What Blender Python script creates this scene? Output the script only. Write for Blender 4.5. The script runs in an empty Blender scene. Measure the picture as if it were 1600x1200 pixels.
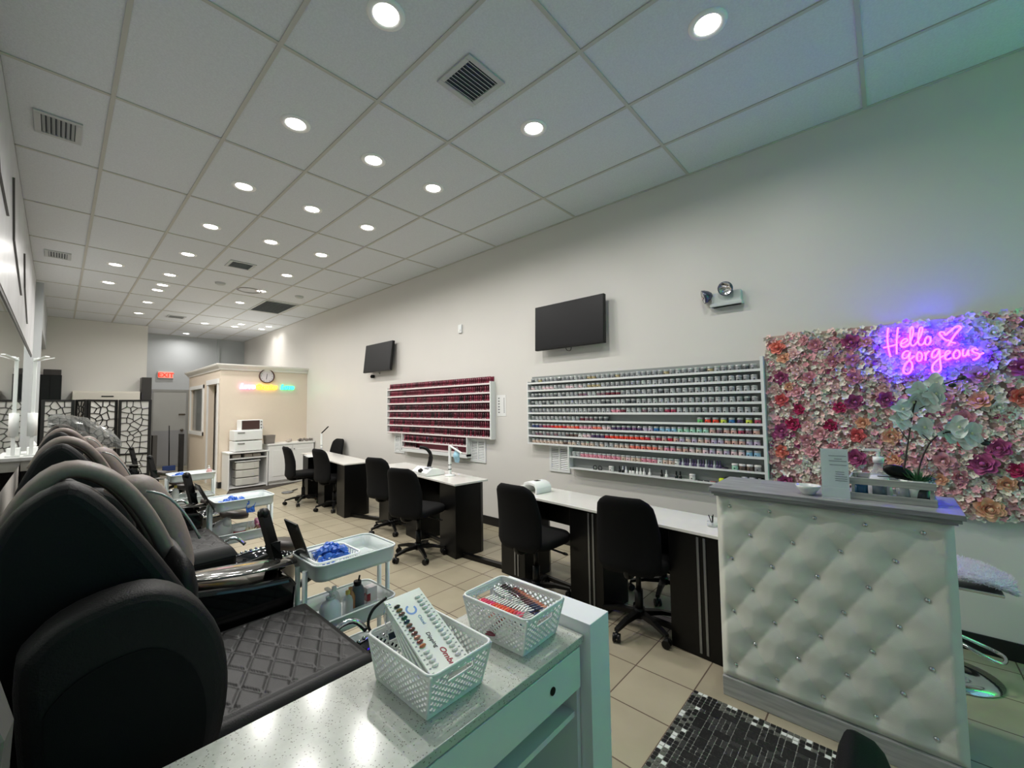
import bpy, math, random
from mathutils import Vector, Matrix
random.seed(7)
sc = bpy.context.scene
COL = sc.collection
PI = math.pi

# ------------------------------------------------------------------ camera
cam_d = bpy.data.cameras.new('camera')
cam_d.sensor_width = 36.0
cam_d.lens = 644.77 / 1600.0 * 36.0
cam_d.clip_start = 0.02
cam = bpy.data.objects.new('camera', cam_d)
COL.objects.link(cam)
_R = Vector((0.67276411, -0.73971968, -0.01425652))
_U = Vector((-0.02936208, -0.04594857, 0.99851219))
_F = Vector((0.73927418, 0.67134457, 0.05263225))
M = Matrix((( _R.x, _U.x, -_F.x, -3.8247), (_R.y, _U.y, -_F.y, 0.0), (_R.z, _U.z, -_F.z, 1.54), (0, 0, 0, 1)))
cam.matrix_world = M
sc.camera = cam

# ------------------------------------------------------------------ world and exposure
w = bpy.data.worlds.new('world'); sc.world = w
w.use_nodes = True
bg = w.node_tree.nodes['Background']
bg.inputs[0].default_value = (0.35, 0.55, 0.62, 1)
bg.inputs[1].default_value = 0.25
sc.view_settings.view_transform = 'Standard'
sc.view_settings.look = 'None'
sc.view_settings.gamma = 1.0
sc.view_settings.use_curve_mapping = False
sc.view_settings.exposure = 0.0
DOWNLIGHT_W = 12.2

# added light, standing for assumed daylight from an unseen shop front behind the camera
def area_light(name, loc, target, sx, sy, energy, color):
    d = bpy.data.lights.new(name, 'AREA'); d.shape = 'RECTANGLE'; d.size = sx; d.size_y = sy
    d.energy = energy; d.color = color
    o = bpy.data.objects.new(name, d); COL.objects.link(o)
    o.location = loc
    o.rotation_euler = (Vector(target) - Vector(loc)).to_track_quat('-Z', 'Y').to_euler()
    return o
area_light('assumed_cyan_light', (-1.9, -2.28, 1.5), (-2.3, 3.0, 0.9), 3.0, 2.0, 10.0, (0.28, 0.80, 1.0))  # unseen cyan area light added for the teal cast on the foreground

# ------------------------------------------------------------------ materials
def lin(h):
    if isinstance(h, str):
        h = h.lstrip('#'); c = [int(h[i:i+2], 16) / 255 for i in (0, 2, 4)]
    else: c = h
    return tuple((v / 12.92 if v <= 0.04045 else ((v + 0.055) / 1.055) ** 2.4) for v in c) + (1.0,)

MATS = {}
def mat(name, color='#808080', rough=0.5, metal=0.0, noise=0.0, nscale=20.0, bump=0.0, bscale=200.0,
        emit=None, estr=0.0, trans=0.0, alpha=1.0, coat=0.0, sheen=0.0, spec=0.5):
    if name in MATS: return MATS[name]
    m = bpy.data.materials.new(name); m.use_nodes = True
    nt = m.node_tree; b = nt.nodes['Principled BSDF']
    c = lin(color)
    b.inputs['Base Color'].default_value = c
    b.inputs['Roughness'].default_value = rough
    b.inputs['Metallic'].default_value = metal
    b.inputs['Specular IOR Level'].default_value = spec
    if trans: b.inputs['Transmission Weight'].default_value = trans
    if alpha < 1: b.inputs['Alpha'].default_value = alpha
    if coat: b.inputs['Coat Weight'].default_value = coat
    if sheen: b.inputs['Sheen Weight'].default_value = sheen
    if emit:
        b.inputs['Emission Color'].default_value = lin(emit); b.inputs['Emission Strength'].default_value = estr
    tc = nt.nodes.new('ShaderNodeTexCoord')
    if noise or True:
        n = nt.nodes.new('ShaderNodeTexNoise'); n.inputs['Scale'].default_value = nscale; n.inputs['Detail'].default_value = 3
        nt.links.new(tc.outputs['Object'], n.inputs['Vector'])
        mx = nt.nodes.new('ShaderNodeMix'); mx.data_type = 'RGBA'
        k = max(noise, 0.02)
        mx.inputs[6].default_value = tuple(v * (1 - k) for v in c[:3]) + (1,)
        mx.inputs[7].default_value = tuple(min(1, v * (1 + k)) for v in c[:3]) + (1,)
        nt.links.new(n.outputs['Fac'], mx.inputs[0]); nt.links.new(mx.outputs[2], b.inputs['Base Color'])
    if bump:
        n2 = nt.nodes.new('ShaderNodeTexNoise'); n2.inputs['Scale'].default_value = bscale
        nt.links.new(tc.outputs['Object'], n2.inputs['Vector'])
        bp = nt.nodes.new('ShaderNodeBump'); bp.inputs['Strength'].default_value = bump; bp.inputs['Distance'].default_value = 0.004
        nt.links.new(n2.outputs['Fac'], bp.inputs['Height']); nt.links.new(bp.outputs[0], b.inputs['Normal'])
    MATS[name] = m
    return m

def nd(nt, t, **kw):
    n = nt.nodes.new(t)
    for k, v in kw.items(): setattr(n, k, v)
    return n
def math_n(nt, op, a, b=None):
    n = nd(nt, 'ShaderNodeMath', operation=op)
    for i, v in enumerate((a, b)):
        if v is None: continue
        if isinstance(v, (int, float)): n.inputs[i].default_value = v
        else: nt.links.new(v, n.inputs[i])
    return n.outputs[0]

def tile_floor():
    m = bpy.data.materials.new('floor_tile'); m.use_nodes = True; nt = m.node_tree; b = nt.nodes['Principled BSDF']
    tc = nd(nt, 'ShaderNodeTexCoord'); sp = nd(nt, 'ShaderNodeSeparateXYZ'); nt.links.new(tc.outputs['Object'], sp.inputs[0])
    P = 0.331
    def axis(out, off):
        u = math_n(nt, 'DIVIDE', math_n(nt, 'SUBTRACT', out, off), P)
        f = math_n(nt, 'FRACT', u); cell = math_n(nt, 'FLOOR', u)
        d = math_n(nt, 'ABSOLUTE', math_n(nt, 'SUBTRACT', f, 0.5))
        return d, cell
    dx, cx = axis(sp.outputs[0], -1.484 - P * 20); dy, cy = axis(sp.outputs[1], 0.840 - P * 20)
    mxd = math_n(nt, 'MAXIMUM', dx, dy)
    g = math_n(nt, 'GREATER_THAN', mxd, 0.5 - 0.0035 / P)
    cb = nd(nt, 'ShaderNodeCombineXYZ'); nt.links.new(cx, cb.inputs[0]); nt.links.new(cy, cb.inputs[1])
    wn = nd(nt, 'ShaderNodeTexWhiteNoise'); nt.links.new(cb.outputs[0], wn.inputs['Vector'])
    ns = nd(nt, 'ShaderNodeTexNoise'); ns.inputs['Scale'].default_value = 5; ns.inputs['Detail'].default_value = 6
    nt.links.new(tc.outputs['Object'], ns.inputs['Vector'])
    k = math_n(nt, 'ADD', math_n(nt, 'MULTIPLY', wn.outputs['Value'], 0.35), math_n(nt, 'MULTIPLY', ns.outputs['Fac'], 0.65))
    mx = nd(nt, 'ShaderNodeMix', data_type='RGBA'); mx.inputs[6].default_value = lin('#918873'); mx.inputs[7].default_value = lin('#b3aa93')
    nt.links.new(k, mx.inputs[0])
    m2 = nd(nt, 'ShaderNodeMix', data_type='RGBA'); m2.inputs[7].default_value = lin('#5b4c40')
    nt.links.new(g, m2.inputs[0]); nt.links.new(mx.outputs[2], m2.inputs[6]); nt.links.new(m2.outputs[2], b.inputs['Base Color'])
    r = math_n(nt, 'ADD', math_n(nt, 'MULTIPLY', g, 0.45), 0.32); nt.links.new(r, b.inputs['Roughness'])
    bp = nd(nt, 'ShaderNodeBump'); bp.inputs['Strength'].default_value = 0.5; bp.inputs['Distance'].default_value = 0.002; bp.invert = True
    nt.links.new(g, bp.inputs['Height']); nt.links.new(bp.outputs[0], b.inputs['Normal'])
    return m

def quartz():
    m = bpy.data.materials.new('quartz'); m.use_nodes = True; nt = m.node_tree; b = nt.nodes['Principled BSDF']
    tc = nd(nt, 'ShaderNodeTexCoord')
    v = nd(nt, 'ShaderNodeTexVoronoi'); v.inputs['Scale'].default_value = 170; nt.links.new(tc.outputs['Object'], v.inputs['Vector'])
    n = nd(nt, 'ShaderNodeTexNoise'); n.inputs['Scale'].default_value = 60; nt.links.new(tc.outputs['Object'], n.inputs['Vector'])
    n3 = nd(nt, 'ShaderNodeTexNoise'); n3.inputs['Scale'].default_value = 9; nt.links.new(tc.outputs['Object'], n3.inputs['Vector'])
    s = math_n(nt, 'LESS_THAN', v.outputs['Distance'], 0.30)
    wn = nd(nt, 'ShaderNodeTexWhiteNoise'); nt.links.new(v.outputs['Position'], wn.inputs['Vector'])
    t = math_n(nt, 'MULTIPLY', s, math_n(nt, 'GREATER_THAN', wn.outputs['Value'], 0.62))
    a = nd(nt, 'ShaderNodeMix', data_type='RGBA'); a.inputs[6].default_value = lin('#a9aca3'); a.inputs[7].default_value = lin('#cdcfc8')
    nt.links.new(math_n(nt, 'ADD', math_n(nt, 'MULTIPLY', n.outputs['Fac'], 0.7), math_n(nt, 'MULTIPLY', n3.outputs['Fac'], 0.5)), a.inputs[0])
    c = nd(nt, 'ShaderNodeMix', data_type='RGBA'); c.inputs[7].default_value = lin('#7e7c73')
    nt.links.new(t, c.inputs[0]); nt.links.new(a.outputs[2], c.inputs[6]); nt.links.new(c.outputs[2], b.inputs['Base Color'])
    b.inputs['Roughness'].default_value = 0.16
    return m

def wood_grain(name, c1, c2, axis=1, rough=0.5):
    m = bpy.data.materials.new(name); m.use_nodes = True; nt = m.node_tree; b = nt.nodes['Principled BSDF']
    tc = nd(nt, 'ShaderNodeTexCoord'); mp = nd(nt, 'ShaderNodeMapping'); nt.links.new(tc.outputs['Object'], mp.inputs[0])
    s = [60, 60, 60]; s[axis] = 4; mp.inputs['Scale'].default_value = s
    n = nd(nt, 'ShaderNodeTexNoise'); n.inputs['Scale'].default_value = 1.3; n.inputs['Detail'].default_value = 5
    nt.links.new(mp.outputs[0], n.inputs['Vector'])
    mx = nd(nt, 'ShaderNodeMix', data_type='RGBA'); mx.inputs[6].default_value = lin(c1); mx.inputs[7].default_value = lin(c2)
    rr = nd(nt, 'ShaderNodeValToRGB'); rr.color_ramp.elements[0].position = 0.35; rr.color_ramp.elements[1].position = 0.65
    nt.links.new(n.outputs['Fac'], rr.inputs[0]); nt.links.new(rr.outputs[0], mx.inputs[0]); nt.links.new(mx.outputs[2], b.inputs['Base Color'])
    b.inputs['Roughness'].default_value = rough
    return m

def ceiling_tile():
    m = bpy.data.materials.new('ceiling_tile'); m.use_nodes = True; nt = m.node_tree; b = nt.nodes['Principled BSDF']
    tc = nd(nt, 'ShaderNodeTexCoord')
    n = nd(nt, 'ShaderNodeTexNoise'); n.inputs['Scale'].default_value = 90; n.inputs['Detail'].default_value = 4; nt.links.new(tc.outputs['Object'], n.inputs['Vector'])
    mx = nd(nt, 'ShaderNodeMix', data_type='RGBA'); mx.inputs[6].default_value = lin('#c8ccd0'); mx.inputs[7].default_value = lin('#e0e4e8')
    nt.links.new(n.outputs['Fac'], mx.inputs[0]); nt.links.new(mx.outputs[2], b.inputs['Base Color'])
    bp = nd(nt, 'ShaderNodeBump'); bp.inputs['Strength'].default_value = 0.5; bp.inputs['Distance'].default_value = 0.004
    nt.links.new(n.outputs['Fac'], bp.inputs['Height']); nt.links.new(bp.outputs[0], b.inputs['Normal'])
    b.inputs['Roughness'].default_value = 0.9
    return m

M_WALL = mat('wall_paint', '#d8d5cf', 0.45, noise=0.03, nscale=1.5, bump=0.08, bscale=120)
M_WALLG = mat('grey_wall_paint', '#b4b8ba', 0.5, noise=0.03, nscale=1.5, bump=0.08, bscale=120)
M_WHITE = mat('white_laminate', '#e8e8e6', 0.35)
M_WPLAS = mat('white_plastic', '#eceeec', 0.35)
M_WMET = mat('white_metal', '#dfe6e4', 0.3)
M_BLACK = mat('black_leatherette', '#070707', 0.5, spec=0.25, bump=0.25, bscale=260)
M_BLACKF = mat('black_fabric', '#080809', 0.8, spec=0.2, bump=0.3, bscale=500)
M_BPLAS = mat('black_plastic', '#070707', 0.4, spec=0.3)
M_GLOSS = mat('black_gloss', '#050505', 0.08, coat=0.3)
M_BLAM = mat('black_laminate', '#050505', 0.35, spec=0.3)
M_CHROME = mat('chrome', '#d8dadc', 0.12, metal=1.0)
M_STRIP = mat('brushed_steel', '#8f9296', 0.35, metal=0.9)
M_GREYL = mat('worn_grey_leatherette', '#7c6f68', 0.5, noise=0.2, nscale=9, bump=0.3, bscale=60)
M_BROWNL = mat('worn_brown_leatherette', '#7d675a', 0.55, noise=0.2, nscale=9)
M_QUARTZ = quartz()
M_MARBLE = mat('white_marble_top', '#dedcd6', 0.12, noise=0.06, nscale=8)
M_TUFT = mat('cream_upholstery', '#dcddd2', 0.34, noise=0.03, bump=0.15, bscale=350)
M_GWOOD = wood_grain('grey_wood', '#77777a', '#9b9b9c', 1, 0.45)
M_CRATE = wood_grain('crate_wood', '#8d8f8a', '#b3b3aa', 1, 0.6)
M_MIRROR = mat('mirror_glass', '#dfe6e4', 0.02, metal=1.0)
M_BLUE = mat('blue_liner_plastic', '#3b6fd0', 0.3, noise=0.25, nscale=30, trans=0.1)
M_BASEB = mat('black_vinyl_baseboard', '#0f0f12', 0.35)
M_CEIL = ceiling_tile()
M_GRID = mat('ceiling_grid_metal', '#bdbcb4', 0.6)
M_DARKIN = mat('dark_duct', '#4a5056', 0.8)
M_FRAMEW = mat('vent_white', '#b9bcbb', 0.5)
def glass_like(name, color, a, rough=0.08):
    return mat(name, color, rough, alpha=a)

# ------------------------------------------------------------------ mesh builder
class MB:
    def __init__(s): s.v = []; s.f = []; s.m = []; s.sm = []
    def add(s, vs, fs, m=0, smooth=False):
        o = len(s.v); s.v += [tuple(v) for v in vs]
        for f in fs: s.f.append(tuple(i + o for i in f)); s.m.append(m); s.sm.append(smooth)
        return s
    def box(s, a, b, m=0):
        x0, y0, z0 = (min(a[i], b[i]) for i in range(3)); x1, y1, z1 = (max(a[i], b[i]) for i in range(3))
        return s.add([(x0,y0,z0),(x1,y0,z0),(x1,y1,z0),(x0,y1,z0),(x0,y0,z1),(x1,y0,z1),(x1,y1,z1),(x0,y1,z1)],
                     [(0,3,2,1),(4,5,6,7),(0,1,5,4),(1,2,6,5),(2,3,7,6),(3,0,4,7)], m)
    def obox(s, c, size, rot=None, m=0):
        hx, hy, hz = (v / 2 for v in size); R = rot or Matrix.Identity(3); c = Vector(c)
        vs = [c + R @ Vector(p) for p in [(-hx,-hy,-hz),(hx,-hy,-hz),(hx,hy,-hz),(-hx,hy,-hz),(-hx,-hy,hz),(hx,-hy,hz),(hx,hy,hz),(-hx,hy,hz)]]
        return s.add(vs, [(0,3,2,1),(4,5,6,7),(0,1,5,4),(1,2,6,5),(2,3,7,6),(3,0,4,7)], m)
    def bar(s, p, q, w, h, m=0, up=(0,0,1)):
        p = Vector(p); q = Vector(q); d = q - p; L = d.length
        if L < 1e-6: return s
        d.normalize(); u = Vector(up)
        if abs(d.dot(u)) > 0.99: u = Vector((1,0,0))
        a = d.cross(u).normalized(); b = a.cross(d)
        R = Matrix((d, a, b)).transposed()
        return s.obox((p + q) / 2, (L, w, h), R, m)
    def tube(s, pts, r, n=8, m=0, cap=True, closed=False):
        pts = [Vector(p) for p in pts]; N = len(pts)
        rs = r if isinstance(r, (list, tuple)) else [r] * N
        vs = []; T0 = None; U = None
        for i, p in enumerate(pts):
            if closed: T = (pts[(i + 1) % N] - pts[i - 1])
            else: T = pts[min(i + 1, N - 1)] - pts[max(i - 1, 0)]
            if T.length < 1e-9: T = Vector((0,0,1))
            T.normalize()
            if U is None:
                U = T.orthogonal().normalized()
            else:
                U = (U - T * U.dot(T))
                U = U.normalized() if U.length > 1e-6 else T.orthogonal().normalized()
            V = T.cross(U)
            for k in range(n):
                a = 2 * PI * k / n; vs.append(p + (U * math.cos(a) + V * math.sin(a)) * rs[i])
        fs = []
        last = N if closed else N - 1
        for i in range(last):
            j = (i + 1) % N
            for k in range(n):
                k2 = (k + 1) % n; fs.append((i*n+k, i*n+k2, j*n+k2, j*n+k))
        s.add(vs, fs, m, True)
        if cap and not closed:
            o = len(s.v) - len(vs)
            s.f.append(tuple(o + k for k in reversed(range(n)))); s.m.append(m); s.sm.append(False)
            s.f.append(tuple(o + (N-1)*n + k for k in range(n))); s.m.append(m); s.sm.append(False)
        return s
    def lathe(s, prof, c=(0,0,0), n=20, m=0, rot=None, sx=1.0, sy=1.0, cap=False):
        R = rot or Matrix.Identity(3); c = Vector(c); vs = []
        for r, z in prof:
            for k in range(n):
                a = 2 * PI * k / n; vs.append(c + R @ Vector((r * math.cos(a) * sx, r * math.sin(a) * sy, z)))
        fs = []
        for i in range(len(prof) - 1):
            for k in range(n):
                k2 = (k + 1) % n; fs.append((i*n+k, i*n+k2, (i+1)*n+k2, (i+1)*n+k))
        s.add(vs, fs, m, True)
        if cap:
            o = len(s.v) - len(vs); L = len(prof) - 1
            s.f.append(tuple(o + k for k in reversed(range(n)))); s.m.append(m); s.sm.append(False)
            s.f.append(tuple(o + L*n + k for k in range(n))); s.m.append(m); s.sm.append(False)
        return s
    def cyl(s, p, q, r, n=16, m=0, r2=None):
        p = Vector(p); q = Vector(q); d = q - p; R = d.to_track_quat('Z', 'Y').to_matrix()
        return s.lathe([(r, 0), (r if r2 is None else r2, d.length)], p, n, m, R, cap=True)
    def ball(s, c, r, n=12, m=0, rot=None):
        rx, ry, rz = r if isinstance(r, (tuple, list)) else (r, r, r)
        R = rot or Matrix.Identity(3); c = Vector(c); vs = []; h = n // 2
        for i in range(h + 1):
            t = PI * i / h
            for k in range(n):
                a = 2 * PI * k / n
                vs.append(c + R @ Vector((rx * math.sin(t) * math.cos(a), ry * math.sin(t) * math.sin(a), rz * math.cos(t))))
        fs = [(i*n+k, (i+1)*n+k, (i+1)*n+(k+1) % n, i*n+(k+1) % n) for i in range(h) for k in range(n)]
        return s.add(vs, fs, m, True)
    def prism(s, poly, a0, a1, axis=1, m=0, smooth=False):
        # poly of 2-D points in the plane of the other two axes, extruded along axis
        def P(p, t):
            if axis == 1: return (p[0], t, p[1])
            if axis == 0: return (t, p[0], p[1])
            return (p[0], p[1], t)
        n = len(poly); vs = [P(p, a0) for p in poly] + [P(p, a1) for p in poly]
        s.add(vs, [tuple(range(n)), tuple(range(2*n-1, n-1, -1))], m, False)
        o = len(s.v) - 2*n
        for i in range(n):
            j = (i + 1) % n; s.f.append((o+i, o+n+i, o+n+j, o+j)); s.m.append(m); s.sm.append(smooth)
        return s
    def loft(s, rings, m=0, cap=True, smooth=True, closed=True):
        n = len(rings[0]); vs = [v for r in rings for v in r]; fs = []
        for i in range(len(rings) - 1):
            for k in range(n if closed else n - 1):
                k2 = (k + 1) % n; fs.append((i*n+k, i*n+k2, (i+1)*n+k2, (i+1)*n+k))
        s.add(vs, fs, m, smooth)
        if cap:
            o = len(s.v) - len(vs)
            s.f.append(tuple(o+k for k in reversed(range(n)))); s.m.append(m); s.sm.append(smooth)
            s.f.append(tuple(o+(len(rings)-1)*n+k for k in range(n))); s.m.append(m); s.sm.append(smooth)
        return s
    def mesh(s, name, mats):
        me = bpy.data.meshes.new(name); me.from_pydata(s.v, [], s.f)
        if not isinstance(mats, (list, tuple)): mats = [mats]
        for mm in mats: me.materials.append(mm)
        me.polygons.foreach_set('material_index', s.m); me.polygons.foreach_set('use_smooth', s.sm)
        me.update()
        import bmesh
        bm = bmesh.new(); bm.from_mesh(me); bmesh.ops.recalc_face_normals(bm, faces=bm.faces); bm.to_mesh(me); bm.free()
        return me
    def build(s, name, mats, parent=None, bevel=0, sub=0, seg=2):
        o = bpy.data.objects.new(name, s.mesh(name, mats)); COL.objects.link(o)
        if parent: o.parent = parent
        if bevel:
            b = o.modifiers.new('b', 'BEVEL'); b.width = bevel; b.segments = seg; b.limit_method = 'ANGLE'; b.angle_limit = 0.7
            b.harden_normals = False
        if sub:
            u = o.modifiers.new('s', 'SUBSURF'); u.levels = sub; u.render_levels = sub
        return o

def tag(o, label=None, cat=None, group=None, kind=None):
    if label: o['label'] = label
    if cat: o['category'] = cat
    if group: o['group'] = group
    if kind: o['kind'] = kind
    return o
def thing(name, label, cat, loc=(0,0,0), rz=0, group=None):
    o = bpy.data.objects.new(name, None); COL.objects.link(o); o.location = loc; o.rotation_euler = (0, 0, rz)
    o.empty_display_size = 0.05
    return tag(o, label, cat, group)
def struct(mb, name, mats, bevel=0, parent=None):
    o = mb.build(name, mats, parent, bevel)
    if not parent: o['kind'] = 'structure'
    return o
def dup(root, loc, rz=None, label=None, group=None):
    r = root.copy(); COL.objects.link(r); r.location = loc
    if rz is not None: r.rotation_euler = (0, 0, rz)
    if label: r['label'] = label
    if group: r['group'] = group
    for ch in list(root.children):
        c = ch.copy(); COL.objects.link(c); c.parent = r
        for g in list(ch.children):
            d = g.copy(); COL.objects.link(d); d.parent = c
    return r
def inst(me, name, loc, rz, label, cat, group=None):
    o = bpy.data.objects.new(name, me); COL.objects.link(o); o.location = loc; o.rotation_euler = (0, 0, rz)
    return tag(o, label, cat, group)
def text_mesh(txt, size, matl, M4, name, parent, ext=0.0006, shear=0.0, align='LEFT', bold=0.0):
    cu = bpy.data.curves.new(name, 'FONT'); cu.body = txt; cu.size = size; cu.extrude = ext; cu.align_x = align; cu.shear = shear
    cu.offset = bold; cu.resolution_u = 3
    t = bpy.data.objects.new(name, cu); COL.objects.link(t)
    bpy.context.view_layer.update()
    dg = bpy.context.evaluated_depsgraph_get()
    me = bpy.data.meshes.new_from_object(t.evaluated_get(dg))
    bpy.data.objects.remove(t)
    me.transform(M4); me.materials.clear(); me.materials.append(matl)
    o = bpy.data.objects.new(name, me); COL.objects.link(o)
    if parent: o.parent = parent
    return o
def frame(o, xa, ya):
    # 4x4 placing text: local x along xa, local y along ya, at o
    xa = Vector(xa).normalized(); ya = Vector(ya).normalized(); za = xa.cross(ya)
    return Matrix(((xa.x, ya.x, za.x, o[0]), (xa.y, ya.y, za.y, o[1]), (xa.z, ya.z, za.z, o[2]), (0,0,0,1)))
def smooth_path(pts, k=4):
    out = []; P = [Vector(p) for p in pts]; n = len(P)
    if n < 3: return P
    for i in range(n - 1):
        p0 = P[max(i-1, 0)]; p1 = P[i]; p2 = P[i+1]; p3 = P[min(i+2, n-1)]
        for j in range(k):
            t = j / k
            out.append(0.5 * ((2*p1) + (p2-p0)*t + (2*p0-5*p1+4*p2-p3)*t*t + (3*p1-p0-3*p2+p3)*t**3))
    out.append(P[-1]); return out
def rrect(w, d, r, n=4, cx=0, cy=0):
    out = []
    for qx, qy, a0 in ((1,1,0), (-1,1,90), (-1,-1,180), (1,-1,270)):
        for i in range(n + 1):
            a = math.radians(a0 + 90 * i / n)
            out.append((cx + qx * (w/2 - r) + r * math.cos(a), cy + qy * (d/2 - r) + r * math.sin(a)))
    return out

# ================================================================== ROOM SHELL
XL, YF, YB, H = -4.13, -2.3, 14.6, 3.63
T = 0.1
struct(MB().box((XL - T, YF - T, -0.1), (T, YB + T, 0)), 'floor', tile_floor())
struct(MB().box((XL - T, YF - T, H), (T, YB + T, H + 0.1)), 'ceiling', M_CEIL)
struct(MB().box((0, YF - T, 0), (T, YB + T, H)), 'wall_right', M_WALL)
struct(MB().box((XL - T, YF - T, 0), (XL, YB + T, H)), 'wall_left', M_WALL)
struct(MB().box((XL, YB, 0), (0, YB + T, H)), 'wall_back', M_WALLG)
struct(MB().box((XL, 13.4, 0), (-2.38, YB - 0.0, H)), 'wall_partition', M_WALL)
struct(MB().box((XL, 10.0, 0), (-4.03, 10.12, H)).box((XL, 10.12, 2.9), (-4.03, 13.4, H)), 'trim_1', M_WALLG)
# unseen shop front behind the camera, its wide window opening assumed from the light
fw = MB().box((XL, YF - T, 0), (0, YF, 0.5)).box((XL, YF - T, 2.6), (0, YF, H)).box((XL, YF - T, 0.5), (-3.5, YF, 2.6)).box((-0.3, YF - T, 0.5), (0, YF, 2.6))
struct(fw, 'wall_front', M_WALL)
win = struct(MB().box((-3.5, YF-T, 0.5), (-3.44, YF, 2.6)).box((-0.36, YF-T, 0.5), (-0.3, YF, 2.6)).box((-3.44, YF-T, 0.5), (-0.36, YF, 0.56)).box((-3.44, YF-T, 2.54), (-0.36, YF, 2.6)).box((-1.95, YF-T, 0.56), (-1.89, YF, 2.54)), 'window_1', mat('dark_aluminium', '#3a3c3e', 0.4, metal=0.7))
struct(MB().box((-3.44, YF-0.06, 0.56), (-0.36, YF-0.05, 2.54)), 'pane', mat('window_glass', '#e6f4f2', 0.02, alpha=0.12), parent=win)

# unseen glowing tubes added behind the camera for the green and cyan cast
t = thing('added_cast_light', 'unseen green and cyan light tubes added for the colour cast', 'added light', (0, YF + 0.05, 0))
MB().tube([(-0.22,0,0.6),(-0.22,0,3.5)],0.016,8).build('green_light_tube', mat('cast_light_green','#20ff90',0.4,emit='#08d850',estr=33.0), t)
MB().tube([(-0.30,0,3.52),(-3.4,0,3.52)],0.012,8).build('cyan_cast_tube', mat('cast_light_cyan','#50e0ff',0.4,emit='#4cb0ff',estr=3.0), t)

# suspended ceiling grid
g = MB()
ys = [0.024 + 1.228 * k for k in range(-2, 12)]
xs = [-0.586 - 0.61 * k for k in range(0, 6)]
for y in ys: g.box((XL, y - 0.012, H - 0.006), (0, y + 0.012, H + 0.01))
for x in xs: g.box((x - 0.012, YF, H - 0.0065), (x + 0.012, YB, H + 0.01))
for x in (XL, -0.02): g.box((x, YF, H - 0.008), (x + 0.02, YB, H + 0.01))
g.box((XL, YB - 0.02, H - 0.008), (0, YB, H + 0.01)); g.box((XL, 13.38, H - 0.008), (-2.36, 13.4, H + 0.01))
struct(g, 'trim_2', M_GRID)

# baseboards
struct(MB().box((-0.012, YF, 0), (0, 9.78, 0.11)), 'baseboard_right', M_BASEB, 0.003)
struct(MB().box((XL, YF, 0), (XL + 0.012, 13.4, 0.11)), 'baseboard_left', M_BASEB, 0.003)
struct(MB().box((-2.38, YB - 0.012, 0), (-2.12, YB, 0.11)).box((-2.38, 13.4, 0), (-2.368, YB, 0.11)), 'baseboard_back', M_BASEB, 0.003)
# conduit on back wall
struct(MB().box((-0.70, YB - 0.03, 2.5), (-0.64, YB, H)), 'trim_3', M_WALLG)
# grey board wall covering strip above the mirror on the left wall (scratched white panel)
struct(MB().box((XL, -1.0, 2.42), (XL + 0.02, 9.8, H)), 'trim_4', mat('brushed_white_panel', '#c9c9cb', 0.28, noise=0.25, nscale=3.5))

# back door
def door_panel(name, x0, x1, y, zt, m, n):
    fr = MB().box((x0-0.06, y-0.05, 0), (x0, y, zt+0.06)).box((x1, y-0.05, 0), (x1+0.06, y, zt+0.06)).box((x0, y-0.05, zt), (x1, y, zt+0.06))
    d = struct(fr, name, mat('door_frame_grey', '#8f908c', 0.5))
    struct(MB().box((x0, y-0.04, 0.01), (x1, y-0.005, zt)), 'door_leaf', m, parent=d)
    hb = MB().cyl((x1-0.09, y-0.04, 1.0), (x1-0.09, y-0.1, 1.0), 0.03).ball((x1-0.09, y-0.11, 1.0), 0.035)
    hb.box((x1-0.16, y-0.07, 1.42), (x1-0.02, y-0.04, 1.45))
    struct(hb, 'door_handle', mat('dull_brass', '#6b655a', 0.35, metal=0.9), parent=d)
    return d
door_panel('door_1', -2.10, -1.40, YB, 2.06, mat('grey_door', '#a9aaa6', 0.5), 1)
struct(MB().box((-2.12, YB-0.055, 0.06), (-1.38, YB-0.05, 1.0)), 'trim_5', mat('door_kick_plate', '#97989a', 0.4))

# booth (white walled back room) with crown moulding, window and doorway
BX, BY, BY2, BZ = -1.66, 9.8, 12.6, 2.34
b = MB()
b.box((BX, BY, 0), (0, BY + 0.1, BZ))
b.box((BX, BY + 0.1, 2.07), (BX + 0.1, BY2, BZ)).box((BX, BY+0.1, 0), (BX+0.1, BY+0.18, 2.07)).box((BX, 10.72, 0), (BX+0.1, 11.2, 2.07))
b.box((BX, 11.2, 0), (BX+0.1, 12.4, 1.06)).box((BX, 11.2, 2.02), (BX+0.1, 12.4, 2.07)).box((BX, 12.4, 0), (BX+0.1, BY2, 2.07))
b.box((BX, BY2, 0), (0, BY2+0.1, BZ))
struct(b, 'wall_booth', mat('booth_paint_neon_tint', '#dbcdbb', 0.5, noise=0.02))  # reddish neon light on the booth is put into this warm wall colour
cr = MB()
prof = [(0, 0), (0.02, 0), (0.03, 0.03), (0.075, 0.08), (0.085, 0.1), (0.085, 0.12), (0, 0.12)]
cr.loft([[(BX - p, BY2 + 0.1 + p, BZ + z) for p, z in prof], [(BX - p, BY - p, BZ + z) for p, z in prof], [(-0.001, BY - p, BZ + z) for p, z in prof]], smooth=False)
cr.box((BX, BY, BZ + 0.1), (0, BY2 + 0.1, BZ + 0.12))
struct(cr, 'trim_6', mat('crown_white', '#e2dfd8', 0.45))
df = MB().box((BX-0.02, 9.9, 0), (BX, 9.98, 2.15)).box((BX-0.02, 10.72, 0), (BX, 10.80, 2.15)).box((BX-0.03, 9.87, 2.07), (BX, 10.83, 2.17))
dd = struct(df, 'door_2', M_WHITE)
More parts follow.
